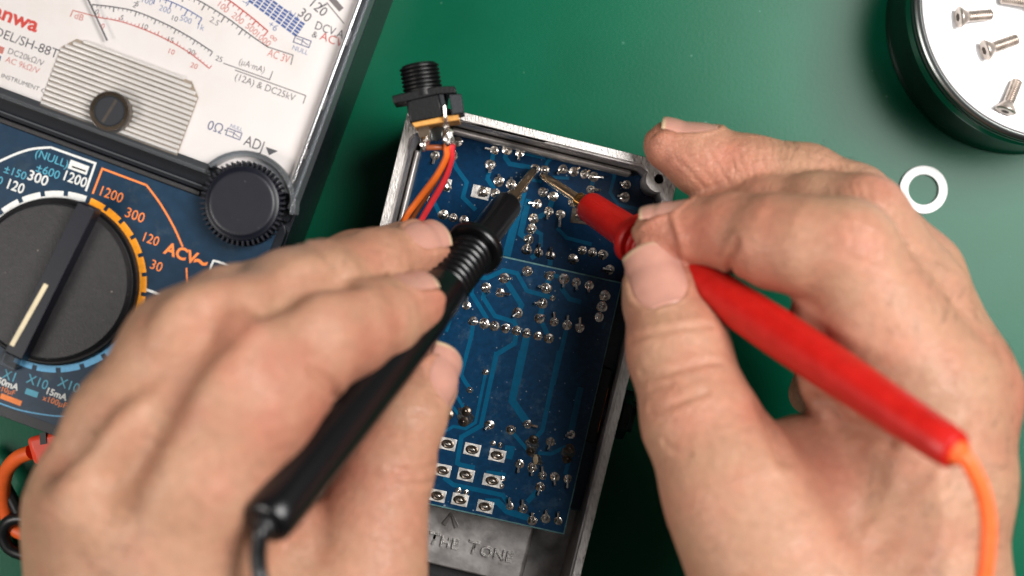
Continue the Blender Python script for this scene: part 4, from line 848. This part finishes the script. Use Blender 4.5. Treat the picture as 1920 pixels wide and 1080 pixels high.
def PR(t): return (P(t[0], t[1], t[2]), t[3])
def make_hand(label, fingers, palm, extra, creases, flush, nails, hairs=(), kf=1.6, kp=7.0, lo=None, hi=None):
    Fg = [[PR(t) for t in f] for f in fingers]; Pl = [[PR(t) for t in c] for c in palm]; Ex = [[PR(t) for t in c] for c in extra]
    def f(p):
        d = None
        for g in Fg:
            c = chain(p, g, 3.0); d = c if d is None else smin(d, c, kf)
        q = None
        for g in Pl:
            c = chain(p, g, 6.0); q = c if q is None else smin(q, c, 5.0)
        d = smin(d, q, kp)
        for g in Ex: d = smin(d, chain(p, g, 4.0), 4.0)
        return d
    allp = [(a, r) for g in Fg + Pl + Ex for a, r in g]
    lo = np.min([a - r for a, r in allp], 0) - 3; hi = np.max([a + r for a, r in allp], 0) + 3
    V, Q = surface_nets(f, lo, hi, 1.15); V = project(f, V.astype(np.float32), 1); V, Q = subdivide(V, Q); V = project(f, V, 1)
    G = grad(f, V)
    # nail frames first, so the skin can fold round them
    NF = []
    for (a, b, hint, Ln, Wn, over, back) in nails:
        A = P(*a); B = P(*b); d = (B - A) / np.linalg.norm(B - A); hn = np.array(hint, float); hn -= d * (hn @ d); hn /= np.linalg.norm(hn)
        wv = np.cross(d, hn); NF.append((B + d * (over - Ln), d, hn, wv, Ln, Wn, over))
    disp = np.zeros(len(V))
    for pts, depth, wd in creases:
        cp = [P(*q) for q in pts]
        # crease points sit on the surface: drop them on to it first
        sp = np.array([c for c in spline(cp, 4)]); sp = project(f, sp, 10)
        near_ = np.flatnonzero(np.all((V > sp.min(0) - 5 * wd) & (V < sp.max(0) + 5 * wd), axis=1)); dd = np.full(len(V), 1e3, np.float32); dd[near_] = seg_dist(V[near_], sp); disp -= depth * np.exp(-(dd / wd) ** 2) - depth * 0.45 * np.exp(-((dd - 2.2 * wd) / (1.3 * wd)) ** 2)
    for (O, d, hn, wv, Ln, Wn, over) in NF:
        q = V - O; t = q @ d; s_ = q @ wv; up = (G @ hn)
        hw = Wn / 2 * np.sqrt(np.clip(1 - ((np.clip(0.42 - t / Ln, 0, 1)) / 0.47) ** 2, 0.02, 1))
        e = np.maximum(np.abs(s_) - hw, -t)                         # distance outside the nail's outline
        near = np.clip((up - 0.05) * 4, 0, 1) * (np.abs(q @ hn) < 14) * (t < Ln + 3)
        disp += near * (0.42 * np.exp(-((e - 0.9) / 0.8) ** 2) - 0.55 * (1 / (1 + np.exp(np.clip((e + 0.1) * 6, -50, 50)))) * (t > -1.0))
    V = V + G * disp[:, None]
    fl = np.zeros(len(V))
    for (x, y, z, rad, amt) in flush:
        fl = np.maximum(fl, amt * np.exp(-(np.linalg.norm(V - P(x, y, z), axis=1) / rad) ** 2))
    base = np.array([V[:, 0].mean(), V[:, 1].min(), V[:, 2].min()])
    me = bpy.data.meshes.new('hand'); vv = ((V - base) * S).astype(np.float32)
    me.vertices.add(len(vv)); me.vertices.foreach_set('co', vv.ravel()); me.loops.add(Q.size); me.loops.foreach_set('vertex_index', Q.ravel().astype(np.int32))
    me.polygons.add(len(Q)); me.polygons.foreach_set('loop_start', np.arange(0, Q.size, 4, dtype=np.int32)); me.update(calc_edges=True); me.validate()
    me.polygons.foreach_set('use_smooth', [True] * len(me.polygons))
    at = me.attributes.new('flush', 'FLOAT', 'POINT'); at.data.foreach_set('value', fl.astype(np.float32)); me.materials.append(M['skin'])
    ho = link('hand', me, None, base); tag(ho, label, 'hand')
    hb = MB(); rs = np.random.RandomState(11)
    for (x, y, z, rad, cnt_, hd) in hairs:                    # sparse fine hairs lying along the skin
        c = P(x, y, z); cand = np.flatnonzero((np.linalg.norm(V - c, axis=1) < rad) & (G[:, 2] > -.2))
        for i in rs.choice(cand, min(cnt_, len(cand)), replace=False):
            n_ = G[i].astype(float); t_ = np.array(hd, float) + rs.randn(3) * .35; t_ -= n_ * (t_ @ n_); t_ /= np.linalg.norm(t_); l_ = rs.uniform(2.5, 5.5); p0 = V[i].astype(float) - n_ * .1
            sd = np.cross(n_, t_) * rs.uniform(-.25, .25)
            hb.tube([p0, p0 + t_ * l_ * .35 + n_ * .55, p0 + t_ * l_ * .7 + n_ * .75 + sd * l_ * .4, p0 + t_ * l_ + n_ * .6 + sd * l_], [.04, .038, .03, .012], 3, False)
    if hairs:
        ha = obj('hair', hb, M['hair'], ho); ha['kind'] = 'stuff'
    for (O, d, hn, wv, Ln, Wn, over) in NF:
        nt_, ns = 22, 17; T = np.linspace(0, 1, nt_); Sg = np.linspace(-1, 1, ns); pts = []; edge = []
        for t in T:
            hw = Wn / 2 * 0.99 * math.sqrt(max(0.02, 1 - (max(0, 0.42 - t) / 0.47) ** 2))
            for s_ in Sg:
                tt = t * Ln
                tt -= 0.9 * (s_ ** 2) * max(0, (t - 0.55)) / 0.45      # rounded free edge
                pts.append(O + d * tt + wv * (s_ * hw) + hn * 12); edge.append((t, s_))
        pts = np.array(pts); edge = np.array(edge); depth = np.zeros(len(pts))
        tl = np.minimum(edge[:, 0], (Ln - over - 1.2) / Ln)             # free edge keeps the height of the last supported row
        start = pts - d * ((edge[:, 0] - tl) * Ln)[:, None]
        cur = start.copy()
        for _ in range(60):
            s0 = f(cur); st = np.clip(s0, 0, 1.5) * 0.8; cur = cur - hn * st[:, None]
        hgt = (cur - O) @ hn
        miss = f(cur) > 0.3
        H = hgt.reshape(nt_, ns)
        mid = H[:, ns // 2][:, None]; H = np.where(miss.reshape(nt_, ns), mid - 0.5 * Wn * 0.55 * (Sg[None, :] ** 2), H)
        H = np.maximum(H, mid - Wn * 0.42 * Sg[None, :] ** 2)
        arch = np.linspace(0, 1, nt_)[:, None]; H = H - 0.9 * arch ** 5 - 0.15
        top = pts - hn * 12 - ((pts - hn * 12 - O) @ hn)[:, None] * hn + hn * H.ravel()[:, None]
        bot = top - hn * 0.32
        Vn = np.concatenate([top, bot]); k = nt_ * ns; Fn = []
        for i in range(nt_ - 1):
            for j in range(ns - 1):
                a = i * ns + j; Fn.append((a, a + 1, a + ns + 1, a + ns)); Fn.append((k + a, k + a + ns, k + a + ns + 1, k + a + 1))
        bd = [i for i in range(ns)] + [i * ns + ns - 1 for i in range(1, nt_)] + [(nt_-1)*ns + j for j in range(ns-2, -1, -1)] + [i * ns for i in range(nt_-2, 0, -1)]
        for a, b in zip(bd, bd[1:] + bd[:1]): Fn.append((b, a, a + k, b + k))
        nm = mesh_from('fingernail', Vn, Fn, M['nail'], False, base); nm.polygons.foreach_set('use_smooth', [True] * len(nm.polygons))
        ev = np.clip((edge[:, 0] + 0.05 * edge[:, 1] ** 2 - 0.95) / 0.03, 0, 1); ev = np.concatenate([ev, ev])
        ea = nm.attributes.new('edge', 'FLOAT', 'POINT'); ea.data.foreach_set('value', ev.astype(np.float32))
        link('fingernail', nm, ho, base)
    return ho

# right hand, holding the red probe between thumb and index finger
RT = [(1226, 505, 63, 6.9), (1242, 562, 65, 9.0), (1272, 655, 71, 11.7), (1312, 790, 78, 12.9), (1378, 925, 84, 15.0)]
RI = [(1221, 432, 61, 4.6), (1246, 430, 62, 6.0), (1305, 435, 65, 7.5), (1368, 434, 70, 8.4), (1385, 436, 72, 8.4), (1455, 452, 79, 10.6), (1520, 462, 84, 11.0), (1588, 468, 87, 11.2), (1665, 620, 84, 14.0), (1740, 745, 82, 16.0)]
RM = [(1330, 410, 50, 7.0), (1440, 398, 58, 8.6), (1540, 400, 66, 9.4), (1618, 412, 72, 10.4), (1716, 560, 74, 12.0), (1802, 740, 76, 12.6)]
RR = [(1258, 272, 46.5, 6.8), (1318, 300, 47.5, 8.6), (1410, 326, 50, 9.0), (1510, 342, 54, 9.0), (1600, 385, 58, 9.6), (1718, 520, 64, 11.0), (1795, 700, 68, 12.0)]
RPk = [(1520, 738, 36, 5.6), (1560, 650, 38, 6.8), (1640, 560, 44, 8.2), (1760, 720, 54, 10.5)]
Rpalm = [[(1740, 745, 82, 16.0), (1735, 900, 82, 17.0), (1690, 1130, 84, 19.0), (1640, 1420, 84, 24.0), (1600, 1850, 84, 29.0)],
         [(1802, 740, 77, 12.2), (1778, 900, 78, 13.8), (1740, 1130, 80, 18.0), (1660, 1420, 82, 24.0)],
         [(1795, 720, 68, 12.0), (1768, 900, 66, 14.0), (1700, 1130, 68, 18.0), (1630, 1420, 78, 24.0)],
         [(1378, 925, 84, 14.5), (1440, 1030, 86, 18.0), (1530, 1170, 84, 22.0), (1620, 1420, 84, 24.0)],
         [(1430, 930, 78, 14.0), (1560, 960, 76, 17.0), (1650, 1000, 78, 17.0)],
         [(1560, 1100, 76, 18.0), (1650, 1120, 74, 18.0)]]
Rextra = [[(1540, 600, 79, 7.5), (1580, 700, 77, 9.5), (1640, 800, 76, 12.0)],
          [(1500, 858, 74, 10.0), (1600, 870, 76, 11.0)]]
Rcr = [([(1428, 765, 84), (1446, 815, 91), (1466, 860, 95)], 0.9, 1.8), ([(1524, 760, 84), (1548, 792, 92), (1590, 812, 97), (1640, 826, 100)], 1.5, 1.9),
       ([(1800, 800, 100), (1760, 900, 100), (1770, 1000, 100), (1720, 1100, 104)], -0.45, 1.8), ([(1660, 880, 102), (1640, 980, 104), (1600, 1080, 106)], -0.4, 1.8), ([(1760, 900, 100), (1690, 960, 102), (1640, 980, 104)], -0.35, 1.5),
       ([(1378, 500, 72), (1384, 478, 80), (1390, 455, 84)], 0.75, 0.9),
       ([(1188, 640, 75), (1250, 628, 80), (1330, 612, 80)], 0.30, 0.8),
       ([(1195, 700, 80), (1235, 703, 84), (1290, 688, 86), (1350, 678, 84)], 0.36, 0.8),
       ([(1200, 764, 86), (1240, 764, 88), (1290, 745, 90), (1325, 732, 90)], 0.40, 0.9),
       ([(1210, 726, 84), (1260, 722, 86)], 0.25, 0.7),
       ([(1230, 830, 90), (1270, 850, 92), (1300, 855, 92)], 0.2, 0.8)]
for k in range(7):   # knuckle wrinkles, index and middle PIP
    x = 1590 + k * 9; Rcr.append(([(x - 4, 420 + k*3, 97), (x + 6, 438 + k*3, 98), (x + 4, 462 + k*3, 98)], 0.16, 0.5))
for k in range(6):
    x = 1420 + k * 14; Rcr.append(([(x - 6, 258 + k, 55), (x, 275 + k, 58), (x - 4, 300 + k, 59)], 0.22, 0.55))
for k in range(5):
    x = 1618 + k * 9; Rcr.append(([(x - 5, 338 + k*4, 78), (x + 6, 352 + k*4, 80), (x + 8, 370 + k*4, 81)], 0.18, 0.55))
for x, y in ((1300, 330), (1330, 325), (1362, 322), (1388, 318)):
    Rcr.append(([(x - 34, y - 30, 54), (x - 12, y - 8, 56), (x + 14, y + 26, 56)], 0.14, 0.5))
for k in range(9):
    x = 1330 + k * 13; y = 285 + k * 4; Rcr.append(([(x - 10, y - 22, 57), (x + random.uniform(-4, 4), y, 59), (x + 8, y + 30, 58)], random.uniform(.08, .2), .45))
for k in range(8):
    x = 1500 + k * 15; y = 300 + k * 7; Rcr.append(([(x - 6, y - 22, 62), (x + random.uniform(-5, 5), y - 4, 66), (x + 2, y + 10, 67)], random.uniform(.1, .2), .5))
for k in range(6):
    x = 1560 + k * 17; y = 360 + k * 6; Rcr.append(([(x - 4, y - 26, 78), (x + 4, y, 82)], random.uniform(.06, .16), .5))
Rfl = [(1300, 440, 70, 14, .9), (1240, 300, 50, 12, .55), (1370, 330, 58, 13, .5), (1895, 735, 80, 12, .8), (1440, 500, 80, 14, .8), (1225, 640, 75, 10, .3), (1400, 760, 80, 16, .7),
       (1500, 850, 80, 20, .6), (1550, 650, 85, 14, .45), (1620, 440, 98, 9, .35), (1640, 360, 80, 9, .4), (1260, 480, 60, 9, .5)]
Rn = [((1262, 625, 70), (1226, 505, 63), (-0.05, -0.05, 1.0), 18.0, 13.4, 4.5, 0),
      ((1310, 436, 65), (1221, 432, 61), (-0.05, 0.97, 0.27), 12.0, 9.0, 2.6, 0),
      ((1340, 305, 48), (1258, 272, 46.5), (0.0, 0.95, 0.30), 13.5, 9.8, 4.2, 0)]
make_hand('right hand pinching the red test probe', [RI, RM, RR, RPk, RT], Rpalm, Rextra, Rcr, Rfl, Rn,
          [(1720, 560, 90, 14, 22, (.3, .6, 0)), (1800, 650, 85, 16, 22, (.4, .6, 0)), (1850, 950, 85, 22, 60, (.7, .4, 0)), (1720, 1050, 98, 22, 40, (.5, .5, 0)), (1560, 330, 62, 8, 12, (.6, .4, 0))])

# left hand, holding the black probe
LI = [(785, 566, 73, 6.0), (762, 575, 75, 7.4), (710, 600, 82, 9.2), (645, 622, 92, 10.4), (590, 640, 100, 11.2), (468, 752, 110, 13.2)]
LM = [(806, 461, 55, 5.2), (782, 468, 58, 6.4), (700, 496, 69, 8.0), (600, 530, 84, 9.0), (540, 555, 92, 9.8), (410, 655, 106, 12.0)]
LR = [(752, 458, 53, 5.6), (665, 492, 60, 7.2), (545, 540, 76, 8.8), (430, 590, 90, 10.5), (340, 655, 98, 11.5)]
LP = [(560, 1010, 62, 6.2), (470, 900, 60, 7.5), (330, 700, 78, 8.5), (290, 735, 86, 10.5)]
LT = [(818, 682, 62, 5.4), (803, 712, 65, 6.7), (768, 782, 72, 8.2), (726, 880, 77, 10.4), (696, 985, 80, 12.2), (670, 1090, 82, 13.5)]
Lpalm = [[(468, 752, 110, 13.0), (392, 900, 109, 13.8), (330, 1060, 104, 16.0), (270, 1420, 92, 23.0), (300, 1850, 88, 29.0)],
         [(410, 655, 106, 11.5), (290, 800, 105, 11.5), (215, 960, 102, 14.0), (250, 1420, 90, 22.0)],
         [(340, 655, 98, 11.5), (250, 790, 95, 12.0), (180, 960, 92, 14.5), (230, 1420, 86, 22.0)],
         [(290, 735, 86, 10.5), (225, 860, 84, 12.0), (175, 1000, 82, 14.0), (230, 1420, 82, 22.0)],
         [(680, 1090, 82, 13.5), (600, 1230, 84, 18.0), (420, 1420, 86, 22.0)],
         [(330, 1060, 95, 14.0), (480, 1150, 86, 16.0), (600, 1200, 82, 16.0)]]
Lextra = [[(574, 990, 84, 5.2), (552, 1035, 86, 6.4), (520, 1110, 88, 8.0)],
          [(520, 790, 98, 8.8), (462, 895, 96, 10.0), (410, 1010, 94, 12.0)]]
Lcr = [([(415, 572, 116), (330, 665, 116), (225, 770, 112), (130, 870, 108)], 3.2, 4.4), ([(385, 622, 124), (320, 720, 122), (262, 830, 120), (215, 905, 118)], 3.4, 4.2), ([(640, 545, 95), (560, 560, 105), (480, 600, 112)], 2.0, 3.0),
       ([(800, 872, 78), (770, 884, 86), (735, 880, 88)], 0.32, 0.9), ([(802, 898, 78), (772, 908, 86), (740, 906, 89)], 0.22, 0.8),
       ([(800, 780, 80), (775, 772, 82)], 0.25, 0.7), ([(598, 728, 104), (585, 712, 110), (570, 700, 114)], 0.8, 1.2),
       ([(590, 465, 84), (600, 480, 86), (610, 495, 86)], 0.25, 0.7), ([(573, 470, 84), (578, 485, 88)], 0.25, 0.7)]
Lfl = [(815, 575, 75, 12, .4), (830, 470, 55, 9, .4), (650, 690, 95, 14, .8), (590, 780, 112, 14, .7), (690, 620, 95, 9, .35), (690, 480, 78, 8, .4), (780, 660, 64, 10, .6), (660, 900, 80, 16, .7), (560, 1000, 62, 14, .7), (420, 650, 120, 12, .4), (500, 740, 122, 14, .45)]
Ln_ = [((740, 486, 63), (806, 460, 55), (0.0, 0.42, 0.90), 13.0, 9.0, 2.8, 0),
       ((735, 588, 79), (785, 566, 73), (-0.05, 0.78, 0.58), 11.0, 8.4, 3.3, 0),
       ((768, 784, 72), (818, 682, 62), (0.66, -0.1, 0.74), 15.0, 11.0, 3.0, 0)]
make_hand('left hand pinching the black test probe', [LI, LM, LR, LP, LT], Lpalm, Lextra, Lcr, Lfl, Ln_,
          [(200, 900, 110, 22, 50, (-.6, .4, 0)), (350, 980, 115, 24, 40, (-.3, .6, 0)), (610, 560, 95, 9, 10, (.2, .8, 0))])
